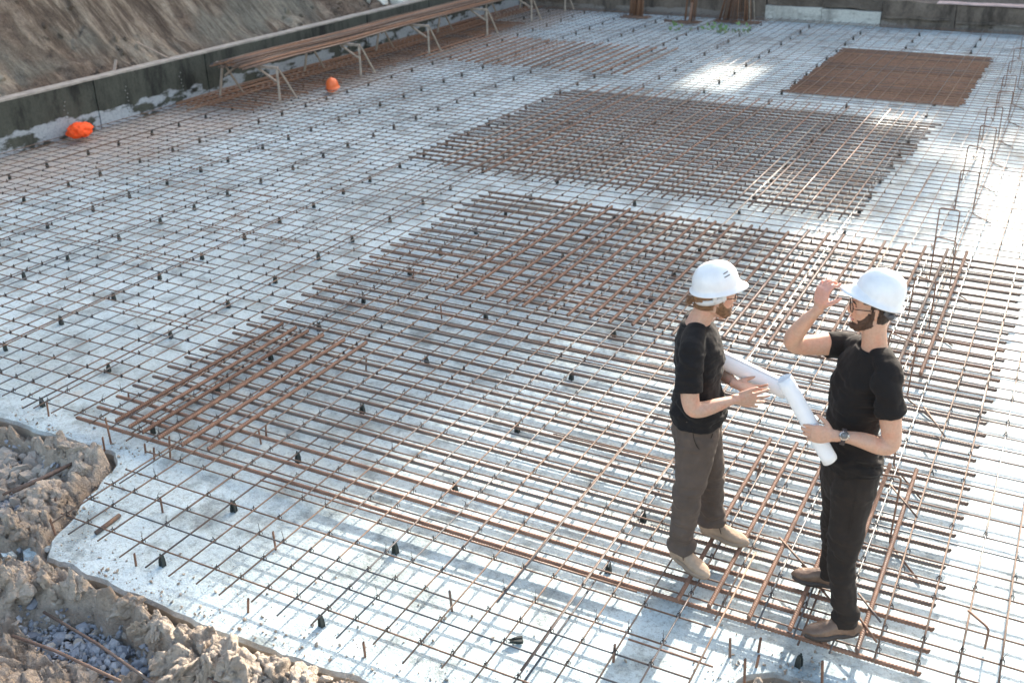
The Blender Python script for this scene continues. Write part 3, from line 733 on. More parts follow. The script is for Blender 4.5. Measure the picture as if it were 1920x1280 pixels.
# --- bent support frames along the right carrier
FR = [(4.72, .0), (5.55, .02), (6.42, .0), (7.50, -.06), (8.85, -.08), (9.85, -.07), (10.78, -.16), (12.22, -.12), (13.40, -.18), (14.5, -.15), (15.6, -.18), (16.8, -.15), (18.0, -.17), (19.3, -.2), (20.6, -.2), (22, -.2)]
for k, (y, dx) in enumerate(FR):
    w = .19; x0 = -.70+dx+rj(.02); h = .36+rj(.03); z0 = ZG+.012; tw = rj(.05); s_ = .30
    if k < 2: x0 += .12; h -= .02
    o = tube_obj('support_frame', [(-.5*w-.05, s_*.75, z0), (-.5*w, tw, z0), (-.5*w+rj(.01), tw, h), (.5*w+rj(.01), -tw, h+rj(.02)), (.5*w, -tw, z0), (.5*w+.22, -s_, z0)] if k else
                 [(-.5*w-.16, .26, z0+.10), (-.5*w+.1, -.02, z0+.09), (.5*w+.0, -.04, z0+.12), (.5*w+.14, -.2, z0+.1)], .0062, M['thick_orange'])
    o.location = (x0+.5*w-.1, y, 0)
    tag(o, 'bent rusty bar frame standing upright, %s of its line from the camera' % nth(k+1), 'support frame', 'line of bent support frames on the right')
# loose diagonal rods by the men
for k, (a, b, lb) in enumerate((((-1.03, 5.17, .03), (-.77, 4.90, .035), 'thin straight rod lying slantwise left of the brown shoes'), ((-.52, 4.86, .03), (-.37, 4.67, .035), 'thin straight rod slanting out from behind the dark trousers'),
    ((-.56, 6.03, .03), (-.35, 5.73, .03), 'pale rod slanting over a thick ribbed bar right of the men'), ((-.52, 7.16, .03), (-.33, 6.79, .03), 'pale rod slanting below the rear support frames'), ((-1.8, 5.3, -.01), (-1.2, 5.24, -.01), 'thin rod lying low among the thick bars'))):
    o = tube_obj('loose_rod', [a, b], .006, M['thin']); tag(o, lb, 'rod', 'loose slanting rods')
# U-bar at the lower right corner
o = tube_obj('support_frame', [(.02, 4.93, .06), (.13, 4.83, .06), (.13, 4.83, -.07)], .0065, M['thick_orange']); tag(o, 'bent reddish bar hooked over the mesh at the right picture edge', 'support frame')
o = tube_obj('pipe_offcut', [(-4.80, 3.515, ZG+.016), (-4.815, 3.72, ZG+.016)], .0145, M['cross']); tag(o, 'short grey pipe lying on the slab under the front mesh corner', 'pipe')
for k, (a, b, c_, r, lb) in enumerate((((-4.60, 2.93, -.175), (-4.1, 2.86, -.15), (-3.5, 2.74, -.12), .0085, 'long rusty bar lying across the gravel hollow'), ((-4.55, 2.69, -.14), (-4.2, 2.69, -.11), (-3.7, 2.66, -.08), .0085, 'second bar lying over the front clods below the gravel'),
    ((-5.75, 3.66, -.14), (-5.66, 3.92, -.12), (-5.60, 4.14, -.09), .012, 'short thick bar stuck in the clay beside the rubble'), ((-5.80, 3.62, -.15), (-5.71, 3.85, -.13), (-5.64, 4.06, -.11), .009, 'thinner bar lying beside the short thick bar in the clay'),
    ((-3.56, 2.90, -.10), (-3.45, 2.90, -.10), (-3.25, 2.89, -.11), .009, 'stub of pale bar poking from the clods at the bottom'))):
    o = tube_obj('loose_bar', [a, b, c_], r, M['thick']); tag(o, lb, 'loose bar')
# ================================================================ TRESTLES, STACK AND SMALL THINGS
def beam(name, a, b, w, h, mat, parent=None):
    a, b = Vector(a), Vector(b); d = (b-a).normalized(); s = d.cross(Vector((0, 0, 1)))
    if s.length < .05: s = Vector((1, 0, 0))
    s.normalize(); u = s.cross(d); bm = bmesh.new(); L = []
    for p in (a, b):
        for i, j in ((-1, -1), (1, -1), (1, 1), (-1, 1)): L.append(bm.verts.new(p+s*w*.5*i+u*h*.5*j))
    for f in ((0, 1, 2, 3), (7, 6, 5, 4), (0, 4, 5, 1), (1, 5, 6, 2), (2, 6, 7, 3), (3, 7, 4, 0)): bm.faces.new([L[i] for i in f])
    bmesh.ops.recalc_face_normals(bm, faces=bm.faces)
    bmesh.ops.bevel(bm, geom=bm.edges[:], offset=min(w, h)*.12, segments=1, affect='EDGES')
    return link(name, bm_mesh(name, bm, False), mat, parent)
M['wood_pale'] = simple('trestle_timber_pale', (.33, .255, .20), .8, 0, .2, 12, .3, 40)
for k, y in enumerate((13.3, 15.55, 17.85, 20.2, 22.3, 24.1)):
    t = empty('trestle', (-11.9, y, 0)); tag(t, 'timber trestle under the long bar stack, %s from its near end' % nth(k+1), 'trestle', 'timber trestles under the bar stack')
    wd = M['wood_pale'] if k == 0 else M['wood']; H = .54
    beam('top_beam', (-.62, 0, H), (.66, 0, H), .042, .042, wd, t)
    for sx in (-.50, .63):
        beam('leg', (sx, -.0, H-.03), (sx+(.02 if sx > 0 else -.05), -.10 if sx < 0 else -.03, 0.01), .038, .035, wd, t)
        beam('leg', (sx+.02, .03, H-.03), (sx+.10, .30, 0.01), .030, .028, wd, t)
    beam('brace', (.60, 0, H-.22), (.25, 0, H-.03), .035, .03, wd, t); beam('brace', (-.47, 0, H-.2), (-.2, 0, H-.03), .035, .03, wd, t)
rg = random.Random(12); k = 0
for layer in range(4):
    n = 19-4*layer
    for i in range(n):
        x = -11.93+(i-(n-1)/2)*.043+rg.uniform(-.012, .012); z = .585+layer*.026
        o = bar('stacked_rebar', x, 12.9+rg.uniform(-.12, .14), z, 11.9, .012, True, 'rust_mat' if rg.random() < .3 else ('cross' if rg.random() < .45 else 'thick'), 'long rusty bar in the stack lying across the timber trestles', 'bars stacked on the trestles', wander=.07, seed=rg.randrange(4), rz=rg.uniform(-.004, .004))
M['endrust0'] = simple('orange_end_rust', (.42, .19, .06), .9, 0, .4, 60)

# orange helmet lying on the mesh
def dome(name, rx, ry, rz, mat, parent=None, brim=0.04, ridge=.0, cut=0, seg=40, rings=16, back=.012, thick=.003):
    """helmet shell: front is +X"""
    bm = bmesh.new(); prev = None
    for j in range(rings+1):
        ph = (math.pi/2)*(1-j/rings)          # crown to rim
        cur = []
        for i in range(seg):
            th = 2*math.pi*i/seg; cx, sy = math.cos(th), math.sin(th)
            e = .92
            r_ = abs(math.cos(ph))**.82; z = abs(math.sin(ph))**.95*rz
            x = rx*r_*cx; y = ry*r_*sy
            if ridge: z += ridge*math.exp(-(y/(ry*.22))**2)*(1 if r_ < .97 else 0)*(.4+.6*abs(math.sin(ph)))
            cur.append(Vector((x, y, z)))
        if j == 0: c = bm.verts.new(Vector((0, 0, rz+ridge)))
        else:
            vs = [bm.verts.new(p) for p in cur]
            if prev is None:
                for i in range(seg): bm.faces.new((c, vs[i], vs[(i+1) % seg]))
            else:
                for i in range(seg): bm.faces.new((prev[i], vs[i], vs[(i+1) % seg], prev[(i+1) % seg]))
            prev = vs
    # flared rim and peak
    def flare(d0, dz, pk):
        nonlocal prev
        vs = []
        for i in range(seg):
            th = 2*math.pi*i/seg; cx, sy = math.cos(th), math.sin(th)
            p = prev[i].co; f = max(0, cx)**2.2
            vs.append(bm.verts.new(Vector((p.x+cx*d0+f*pk, p.y+sy*d0, p.z+dz-f*pk*.32))))
        for i in range(seg): bm.faces.new((prev[i], vs[i], vs[(i+1) % seg], prev[(i+1) % seg]))
        prev = vs
    flare(.002, -.012, 0); flare(back, -.010, brim*.55); flare(.004, -.004, brim*.45); flare(-.002, -.004, 0); flare(-.010, .004, -brim*.6)
    # inner lining wall
    vs = [bm.verts.new(Vector((v.co.x*.93, v.co.y*.93, v.co.z+.03))) for v in prev]
    for i in range(seg): bm.faces.new((prev[i], vs[i], vs[(i+1) % seg], prev[(i+1) % seg]))
    vt = bm.verts.new(Vector((0, 0, rz*.75)))
    for i in range(seg): bm.faces.new((vs[i], vt, vs[(i+1) % seg]))
    bmesh.ops.recalc_face_normals(bm, faces=bm.faces)
    return link(name, bm_mesh(name, bm), mat, parent)
M['orange'] = simple('orange_plastic', (.85, .16, .04), .4, 0, .05)
M['orange_cloth'] = simple('orange_cloth', (.95, .085, .008), .8, 0, .12, 20, .3, 60)
M['cream'] = simple('silver_tape', (.75, .72, .66), .4, 0, .05)
h = dome('hard_hat', .125, .108, .135, M['orange'], None, .055, .008); h.location = (-11.16, 14.55, .03); h.rotation_euler = (.10, .12, -1.0)
tag(h, 'orange hard hat set down on the mesh beside the trestles', 'hard hat')
# crumpled orange vest heap by the wall
bm = bmesh.new(); bmesh.ops.create_icosphere(bm, subdivisions=5, radius=1)
for v in bm.verts:
    p = v.co.copy(); fold = noise.ridged_multi_fractal(Vector((p.x*1.5, p.y*1.9, p.z*2.0)), .8, 2.1, 4, 1.0, 2.0)
    d = .90+.09*fold+.16*noise.noise(p*2.1)
    v.co = Vector((p.x*.17*d, p.y*.21*d, max(-.02, p.z*.115*d+.06)))
vst = link('safety_vest', bm_mesh('vest', bm), M['orange_cloth']); vst.location = (-12.60, 10.42, .0); vst.rotation_euler = (0, 0, .4)
tag(vst, 'crumpled bright orange safety vest heaped on the mesh by the left wall', 'safety vest')
tube_obj('reflective_tape', [(-.01, -.155, .03), (.07, -.14, .06), (.11, -.09, .03)], .008, M['cream'], vst, 6)
# orange and blue things hanging at the far trestle
o = fbox('orange_cap', -.09, .09, -.06, .06, -.1, .05, M['orange'], bev=.04); o.location = (-11.22, 22.2, .62); tag(o, 'small orange cloth hung on the farthest visible trestle', 'cloth')
M['blue'] = simple('blue_plastic', (.22, .33, .50), .5)
o = fbox('blue_cap', -.06, .06, -.05, .05, -.06, .04, M['blue'], bev=.03); o.location = (-10.98, 22.3, .60); tag(o, 'small pale blue cloth beside the orange one at the far trestle', 'cloth')
# far column starter cages: bundles of upright bars
BUND = [(-9.45, 24.2, .20, .25, 26, 'dark upright bundle of starter bars by the far wall, leftmost of three'), (-8.05, 23.95, .16, -.1, 18, 'middle upright bundle of starter bars with a bent foot bar by the far wall'), (-7.05, 24.35, .30, -.45, 34, 'pale upright bundle of starter bars spreading at the foot, rightmost of three')]
for bi, (x, y, w, fl, n, lb) in enumerate(BUND):
    t = empty('starter_bar_bundle', (x, y, ZG)); tag(t, lb, 'rebar bundle', 'upright bar bundles at the far wall')
    rg = random.Random(bi)
    for i in range(n):
        a = rg.uniform(0, 6.28); rr = w*math.sqrt(rg.uniform(.1, 1)); foot = Vector((rr*math.cos(a)*(1.5 if bi == 2 else 1), rr*math.sin(a)*.6, .0))
        topp = Vector((rr*math.cos(a)*(.55 if bi == 2 else .95)+.05, rr*math.sin(a)*.6+.1, 1.5))
        tube_obj('bar', [foot, topp], .013, M['thick_orange'] if bi == 2 and i % 2 else (M['wood'] if bi == 2 and i % 3 == 0 else M['rust_mat']), t, 5)
    for s in (-1, 1): tube_obj('foot_bar', [(-w*1.7, -.1*s-.1, .05), (w*1.9, -.1*s-.12, .06)], .02, M['rust_mat'], t, 5)
    if bi == 1:
        tube_obj('foot_bar', [(-.55, -.15, .06), (.12, -.38, .07), (.16, -.38, .5)], .028, M['thick_orange'], t, 5)
for (x, y, lb, n) in ((-7.95, 22.7, 'small green weed by the middle upright bundle', 12), (-6.95, 22.9, 'low green weed in front of the right upright bundle', 34), (-6.55, 23.1, 'green weed tuft right of the upright bundles', 14)):
    rg = random.Random(int(x*10)); vs = []; fs = []
    for i in range(n):
        c = Vector((rg.gauss(0, .14), rg.gauss(0, .08), rg.uniform(0, .16))); d = Vector((rg.uniform(-1, 1), rg.uniform(-1, 1), rg.uniform(.2, 1))).normalized(); s_ = d.orthogonal().normalized()*.028
        k = len(vs); vs += [c, c+d*.05+s_, c+d*.12, c+d*.05-s_]; fs.append((k, k+1, k+2, k+3))
    me = bpy.data.meshes.new('weed'); me.from_pydata(vs, [], fs)
    if 'green' not in M: M['green'] = simple('weed_leaf', (.16, .25, .09), .7, 0, .3)
    o = link('weed', me, M['green']); o.location = (x, y, ZG); tag(o, lb, 'plant')
# planks and rubble on the slope
for k, (a, b, lb) in enumerate((((-13.0, 12.75, .66), (-13.35, 12.45, .95), 'pale plank leaning on the slope above the wall'), ((-13.02, 11.6, .64), (-13.1, 11.75, .80), 'short pale stick above the wall cap'))):
    o = beam('plank', a, b, .04, .02, M['wood_pale']); tag(o, lb, 'plank')
bm = Lump(); rg = random.Random(3)
for k in range(46):
    y = rg.uniform(19.0, 23.5); s = rg.uniform(.15, .75); p = slope_h(-12.98-s, y); rock(bm, Vector(p)+Vector((0, 0, .05)), rg.uniform(.06, .19), rg, .7, 2, .3)
M['limechunk'] = simple('pale_concrete_lumps', (.55, .52, .46), .95, 0, .25, 3, .5, 20, .02)
tag(link('concrete_lumps', bm.mesh('lumps', False), M['limechunk']), kind='stuff')
# ================================================================ PEOPLE
RH = FH = None     # each man is modelled in metres: x to the right, y away, z up
def spl(pts, sub):
    """Catmull-Rom through tuples of numbers"""
    out = []; n = len(pts)
    for i in range(n-1):
        p0, p1, p2, p3 = pts[max(i-1, 0)], pts[i], pts[i+1], pts[min(i+2, n-1)]
        for k in range(sub):
            t = k/sub
            out.append(tuple(.5*(2*b+(c-a)*t+(2*a-5*b+4*c-d)*t*t+(-a+3*b-3*c+d)*t**3) for a, b, c, d in zip(p0, p1, p2, p3)))
    out.append(tuple(pts[-1])); return out
def loft(bm, rows, side=Vector((0, 1, 0)), seg=20, sub=5, ex=2.0, round_ends=(1, 1)):
    """rows: (x,y,z, r_side, r_other) -> closed tube with elliptical sections; side is the direction of r_side"""
    R_ = spl(rows, sub); P = [Vector(r[:3]) for r in R_]; rad = [(max(r[3], .0008), max(r[4], .0008)) for r in R_]
    def capring(P, rad, first):
        p = P[0] if first else P[-1]; q = P[1] if first else P[-2]; d = (p-q).normalized(); a, b = rad[0] if first else rad[-1]; m_ = min(a, b)
        ex_ = []
        for t in (.45, .8, .97): ex_.append((p+d*m_*t, (a*math.sqrt(1-t*t), b*math.sqrt(1-t*t))))
        return ex_
    if round_ends[1]:
        e = capring(P, rad, False); P += [x[0] for x in e]; rad += [x[1] for x in e]
    if round_ends[0]:
        e = capring(P, rad, True)[::-1]; P = [x[0] for x in e]+P; rad = [x[1] for x in e]+rad
    prev = None; n = len(P)
    for i, p in enumerate(P):
        t = (P[min(i+1, n-1)]-P[max(i-1, 0)]).normalized(); s = (side-t*side.dot(t))
        if s.length < .05: s = t.orthogonal()
        s.normalize(); o = t.cross(s); cur = []
        for k in range(seg):
            a = 2*math.pi*k/seg; c, sn = math.cos(a), math.sin(a)
            c = math.copysign(abs(c)**(2/ex), c); sn = math.copysign(abs(sn)**(2/ex), sn)
            cur.append(bm.verts.new(p+s*c*rad[i][0]+o*sn*rad[i][1]))
        if prev:
            for k in range(seg): bm.faces.new((prev[k], prev[(k+1) % seg], cur[(k+1) % seg], cur[k]))
        else: bm.faces.new(cur[::-1])
        prev = cur
    bm.faces.new(prev)
def ball(bm, c, r, q=None, sub=3):
    res = bmesh.ops.create_icosphere(bm, subdivisions=sub, radius=1)
    for v in res['verts']:
        p = Vector((v.co.x*r[0], v.co.y*r[1], v.co.z*r[2]))
        if q: p = q@p
        v.co = p+Vector(c)
def solid(name, bm, voxel, smooth=2, disp=None):
    bmesh.ops.recalc_face_normals(bm, faces=bm.faces)
    me = bpy.data.meshes.new(name); bm.to_mesh(me); bm.free()
    o = bpy.data.objects.new('tmp', me); col.objects.link(o)
    md = o.modifiers.new('r', 'REMESH'); md.mode = 'VOXEL'; md.voxel_size = voxel; md.use_smooth_shade = True
    if smooth:
        s = o.modifiers.new('s', 'SMOOTH'); s.factor = .5; s.iterations = smooth
    dg = bpy.context.evaluated_depsgraph_get(); m2 = bpy.data.meshes.new_from_object(o.evaluated_get(dg)); m2.name = name
    bpy.data.objects.remove(o); bpy.data.meshes.remove(me)
    if disp:
        co = [v.co.copy() for v in m2.vertices]; no = [v.normal.copy() for v in m2.vertices]
        for v, c, n_ in zip(m2.vertices, co, no):
            d = disp(c, n_); v.co = c+(n_*d if not isinstance(d, Vector) else d)
    m2.polygons.foreach_set('use_smooth', [True]*len(m2.polygons)); m2.update(); return m2

# materials
def skin_mat(name, base, red):
    mt, nt, b = new_mat(name); v = coord(nt)
    f = nz(nt, v, 16, 4); g_ = nz(nt, v, 70, 4, .7)
    c_ = ramp(nt, f, [(.35, base), (.55, red), (.72, (red[0]*1.02, red[1]*.88, red[2]*.85))]); c_ = mix(nt, .5, c_, ramp(nt, g_, [(.35, (.80, .74, .70)), (.6, (1, 1, 1))]), 'MULTIPLY')
    nt.links.new(c_, b.inputs['Base Color'])
    b.inputs['Roughness'].default_value = .55; b.inputs['Subsurface Weight'].default_value = .2; b.inputs['Subsurface Radius'].default_value = (.012, .005, .003); b.inputs['Subsurface Scale'].default_value = 1
    bump(nt, b, nz(nt, v, 160, 3), .2, .001); return mt
SK1 = skin_mat('skin_fair', (.53, .35, .255), (.59, .34, .24)); SK2 = skin_mat('skin_tanned', (.55, .34, .24), (.60, .34, .23))
SKP = skin_mat('palm_skin', (.62, .33, .25), (.66, .33, .24))
def cloth_mat(name, c, var=.2, wsc=420, bmp=.25):
    mt, nt, b = new_mat(name); v = coord(nt)
    f = nz(nt, v, 6, 5); k = lambda s: tuple(x*s for x in c)
    nt.links.new(ramp(nt, f, [(.3, k(1-var)), (.7, k(1+var))]), b.inputs['Base Color']); b.inputs['Roughness'].default_value = .92
    b.inputs['Sheen Weight'].default_value = .03; b.inputs['Specular IOR Level'].default_value = .3; b.inputs['Sheen Roughness'].default_value = .5
    n1 = bump(nt, b, nz(nt, v, 28, 3, .5), bmp, .012); bump(nt, b, nz(nt, v, wsc, 2), .25, .0008, n1); return mt
TEE1 = cloth_mat('black_cotton_navy_cast', (.0125, .0105, .0105)); TEE2 = cloth_mat('black_cotton', (.014, .0108, .0095))
TR1 = cloth_mat('grey_brown_trouser_cloth', (.098, .073, .059), .22); TR2 = cloth_mat('dark_brown_denim', (.026, .019, .015), .2)
HELM = simple('white_helmet_plastic', (.76, .77, .78), .30, 0, .07, 14, .15, 30, .002); HSTR = simple('pale_grey_strap', (.62, .62, .62), .5); HDK = simple('dark_grey_strap', (.08, .08, .085), .5)
HAIR1 = simple('light_brown_hair', (.20, .105, .05), .6, 0, .5, 60, .9, 220, .004); HAIR2 = simple('dark_brown_hair', (.038, .022, .014), .6, 0, .5, 60, .9, 220, .004)
BEARD2 = simple('dark_brown_beard', (.075, .038, .022), .7, 0, .5, 90, .9, 240, .004)
SUEDE = simple('tan_suede', (.40, .29, .205), .95, 0, .2, 14, .4, 180, .001); LEATH = simple('brown_worn_leather', (.17, .105, .07), .42, 0, .45, 12, .3, 90, .002)
SOLE1 = simple('tan_rubber_sole', (.34, .25, .18), .8); SOLE2 = simple('dark_rubber_sole', (.06, .045, .038), .7)
BLK = simple('black_acetate', (.012, .010, .010), .25); PAPER = simple('white_paper', (.80, .80, .81), .75, 0, .01); LIP = simple('lip_skin', (.50, .20, .16), .5); TOOTH = simple('teeth', (.8, .78, .72), .35)
EYEW = simple('eye_dark', (.07, .05, .04), .25); STEEL = simple('watch_steel', (.62, .60, .57), .25, .9); DIAL = simple('watch_dial', (.16, .15, .14), .4); STRAP = simple('watch_strap', (.05, .035, .035), .6)
LACE = simple('brown_lace', (.10, .065, .045), .8); LENS, ntl, bl_ = new_mat('clear_lens'); bl_.inputs['Transmission Weight'].default_value = 1; bl_.inputs['Roughness'].default_value = .02; bl_.inputs['IOR'].default_value = 1.05

def hand(bm, wrist, d, nrm, thumb, curl=(.3,)*4, spread=.0, tcurl=.35, tdir=None, s=1.0):
    """d: towards the fingers, nrm: out of the back of the hand, thumb: side the thumb leaves"""
    d = d.normalized(); thumb = (thumb-d*thumb.dot(d)).normalized(); nrm = nrm-d*nrm.dot(d); nrm = (nrm-thumb*nrm.dot(thumb)).normalized()
    W = Vector(wrist); pl = .092*s
    rows = [(W-d*.015, .026, .019), (W+d*.012, .029, .018), (W+d*.045*s, .040, .0165), (W+d*.075*s, .042, .0145), (W+d*pl, .039, .0115)]
    loft(bm, [(*p, a*s, b*s) for p, a, b in rows], thumb, 16, 3, 2.6)
    ball(bm, W+d*.035*s+thumb*.024*s-nrm*.007*s, (.018*s, .014*s, .030*s), d.to_track_quat('Z', 'Y'), 2)
    lens_ = (.074, .082, .076, .060); offs = (.0300, .0100, -.0105, -.0295); back = (.0, .004, .0, -.008); rad = (.0088, .0090, .0086, .0076)
    for k in range(4):
        base = W+d*(pl+back[k]-.010)*s+thumb*offs[k]*s
        fd = (d+thumb*spread*(1.5-k)*.5).normalized(); c = curl[k]; p = base; rows = [(*p, rad[k]*1.08*s, rad[k]*1.05*s)]
        for j, fr in enumerate((.46, .30, .24)):
            ang = c*(.75, 1.15, .75)[j]*(1 if j else .8); fd = (fd*math.cos(ang)-nrm*math.sin(ang)).normalized() if j == 0 else fd
            L = lens_[k]*fr*s+(.010*s if j == 0 else 0); p = p+fd*L; rk = rad[k]*(1.0, .93, .78)[j]*s; rows.append((*p, rk, rk))
            if j < 2:
                # rotate the finger direction and its normal for the next phalanx
                ax = thumb; q = Quaternion(ax, 0); ang2 = c*(1.15, .75)[j]; up_ = fd.cross(ax).normalized()
                sgn = 1 if up_.dot(nrm) > 0 else -1
                fd = (fd*math.cos(ang2)-up_*sgn*math.sin(ang2)).normalized()
        loft(bm, rows, thumb, 10, 3, 2, (1, 1))
    tb = W+d*.022*s+thumb*.026*s-nrm*.006*s
    td = (d*.72+thumb*.75-nrm*.25).normalized() if tdir is None else tdir.normalized()
    p1 = tb+td*.034*s; td2 = (td+d*tcurl-nrm*tcurl*.4).normalized(); p2 = p1+td2*.030*s; td3 = (td2+d*tcurl*.6).normalized(); p3 = p2+td3*.022*s
    loft(bm, [(*tb, .0150*s, .0140*s), (*p1, .0112*s, .0108*s), (*p2, .0098*s, .0092*s), (*p3, .0078*s, .0066*s)], nrm, 10, 3)

def head(bm, C, F, U, s=1.0, smile=False):
    """head centred at C (between the ears), F forward, U up"""
    F = F.normalized(); U = (U-F*U.dot(F)).normalized(); S = U.cross(F)     # S to the head's left
    q = Matrix((F, S, U)).transposed().to_quaternion()
    def P(f, l, u): return C+F*f*s+S*l*s+U*u*s
    ball(bm, P(-.012, 0, .030), (.098*s, .077*s, .098*s), q, 4)
    loft(bm, [(*P(.030, 0, .055), .062*s, .055*s), (*P(.036, 0, .015), .064*s, .060*s), (*P(.040, 0, -.030), .058*s, .055*s), (*P(.046, 0, -.072), .042*s, .044*s), (*P(.050, 0, -.100), .026*s, .028*s)], S, 20, 4)
    loft(bm, [(*P(-.035, 0, -.02), .055*s, .055*s), (*P(.0, 0, -.062), .052*s, .045*s), (*P(.045, 0, -.092), .032*s, .022*s)], S, 18, 4)
    loft(bm, [(*P(.082, 0, .030), .008*s, .008*s), (*P(.096, 0, .008), .009*s, .012*s), (*P(.106, 0, -.014), .014*s, .012*s), (*P(.098, 0, -.026), .013*s, .007*s)], S, 12, 4)
    for l in (-1, 1):
        ball(bm, P(.082, .032*l, .040), (.010*s, .022*s, .006*s), q, 2)                   # brow
        ball(bm, P(.066, .040*l, -.010), (.022*s, .020*s, .020*s), q, 2)                  # cheek
        ball(bm, P(-.004, .079*l, .000), (.014*s, .006*s, .028*s), q@Quaternion(Vector((0, 1, 0)), -.2), 2)   # ear
        ball(bm, P(-.004, .086*l, .014), (.015*s, .005*s, .014*s), q, 2); ball(bm, P(.0, .081*l, -.021), (.008*s, .006*s, .009*s), q, 2)
    ball(bm, P(.090, 0, -.047), (.013*s, .026*s, .008*s), q, 2); ball(bm, P(.087, 0, -.062), (.012*s, .022*s, .007*s), q, 2)
    ball(bm, P(.078, 0, -.092), (.017*s, .022*s, .014*s), q, 2)
    return P, q, S, U, F

def patch(src, name, C, F, S, U, test, thick, mat, parent, rough=.003, fr=70):
    """a coat of hair: the part of the head surface that passes test(f, l, u), pushed outward"""
    loc_ = []
    for v in src.vertices:
        d = v.co-C; loc_.append((d.dot(F), d.dot(S), d.dot(U)))
    ok = [math.sqrt(a*a+b*b+c*c) < .165 and abs(b) < .095 and test(a, b, c) for a, b, c in loc_]
    fs = [tuple(p.vertices) for p in src.polygons if all(ok[i] for i in p.vertices)]
    cnt = {}
    for p in src.polygons:
        inn = all(ok[i] for i in p.vertices)
        for i in p.vertices:
            if ok[i] or inn: cnt.setdefault(i, [0, 0]); cnt[i][0 if inn else 1] += 1
    idx = {}; vs = []
    # distance from the patch border, in rings
    ring_ = {i: (0 if c[1] else 9) for i, c in cnt.items()}
    for it in range(4):
        for f_ in fs:
            m_ = min(ring_.get(i, 0) for i in f_)
            for i in f_: ring_[i] = min(ring_.get(i, 9), m_+1)
    for f_ in fs:
        for i in f_:
            if i not in idx:
                idx[i] = len(vs); v = src.vertices[i]; k = min(1, ring_.get(i, 0)/3)
                vs.append(v.co+v.normal*(-.001+k*(thick+.001+rough*noise.noise(v.co*fr)+rough*.8*noise.noise(v.co*fr*2.3))))
    me = bpy.data.meshes.new(name); me.from_pydata(vs, [], [tuple(idx[i] for i in f_) for f_ in fs]); me.polygons.foreach_set('use_smooth', [True]*len(fs)); me.update()
    return link(name, me, mat, parent)
def beard_test(full):
    def t(f, l, u):
        if f < -.004 or u < -.125: return False
        top = (.016-1.0*f) if f < .058 else -.033
        if f < .03 and abs(l) > .03: top = max(top, .0+.02*(1 if f < .015 else 0))
        low = -.125+max(0, .062-f)*.75
        if u > top or u < low: return False
        if full and f > .066 and abs(l) < .034 and -.066 < u < -.040: return False
        if f > .078 and abs(l) < .023 and -.060 < u < -.044: return False      # the mouth
        if u > -.044 and f > .06 and abs(l) > .034: return False
        return True
    return t
def hair_test(f, l, u):
    if abs(l) > .079 and -.04 < u < .03 and -.03 < f < .02: return False
    if u > .035: return f < .055 or u > .07
    if f > .024 or (f > -.012 and u < .012): return False
    return u > -.070+.25*max(0, f+.05)
def glasses(P, parent, thick=.0022):
    g = None
    pieces = bmesh.new()
    def tube(pts, r, n=6):
        prev = None
        for i, p in enumerate(pts):
            t = (pts[min(i+1, len(pts)-1)]-pts[max(i-1, 0)]).normalized(); a = t.orthogonal().normalized(); b = t.cross(a)
            cur = [pieces.verts.new(p+(a*math.cos(2*math.pi*k/n)+b*math.sin(2*math.pi*k/n))*r) for k in range(n)]
            if prev:
                for k in range(n): pieces.faces.new((prev[k], prev[(k+1) % n], cur[(k+1) % n], cur[k]))
            prev = cur
    for l in (-1, 1):
        pts = []
        for k in range(25):
            a = 2*math.pi*k/24; c, s_ = math.cos(a), math.sin(a)
            pts.append(P(.108-.010*abs(.034*l+.026*c)/.06, .034*l+.026*math.copysign(abs(c)**.8, c), .014+.021*math.copysign(abs(s_)**.8, s_)))
        tube(pts, thick)
        tube([P(.100, .060*l, .020), P(.092, .074*l, .020), P(.05, .079*l, .018), P(.0, .083*l, .015), P(-.018, .083*l, .002)], thick)
    tube([P(.108, -.009, .018), P(.112, 0, .021), P(.108, .009, .018)], thick)
    g = link('glasses', bm_mesh('glasses', pieces), BLK, parent)
    return g

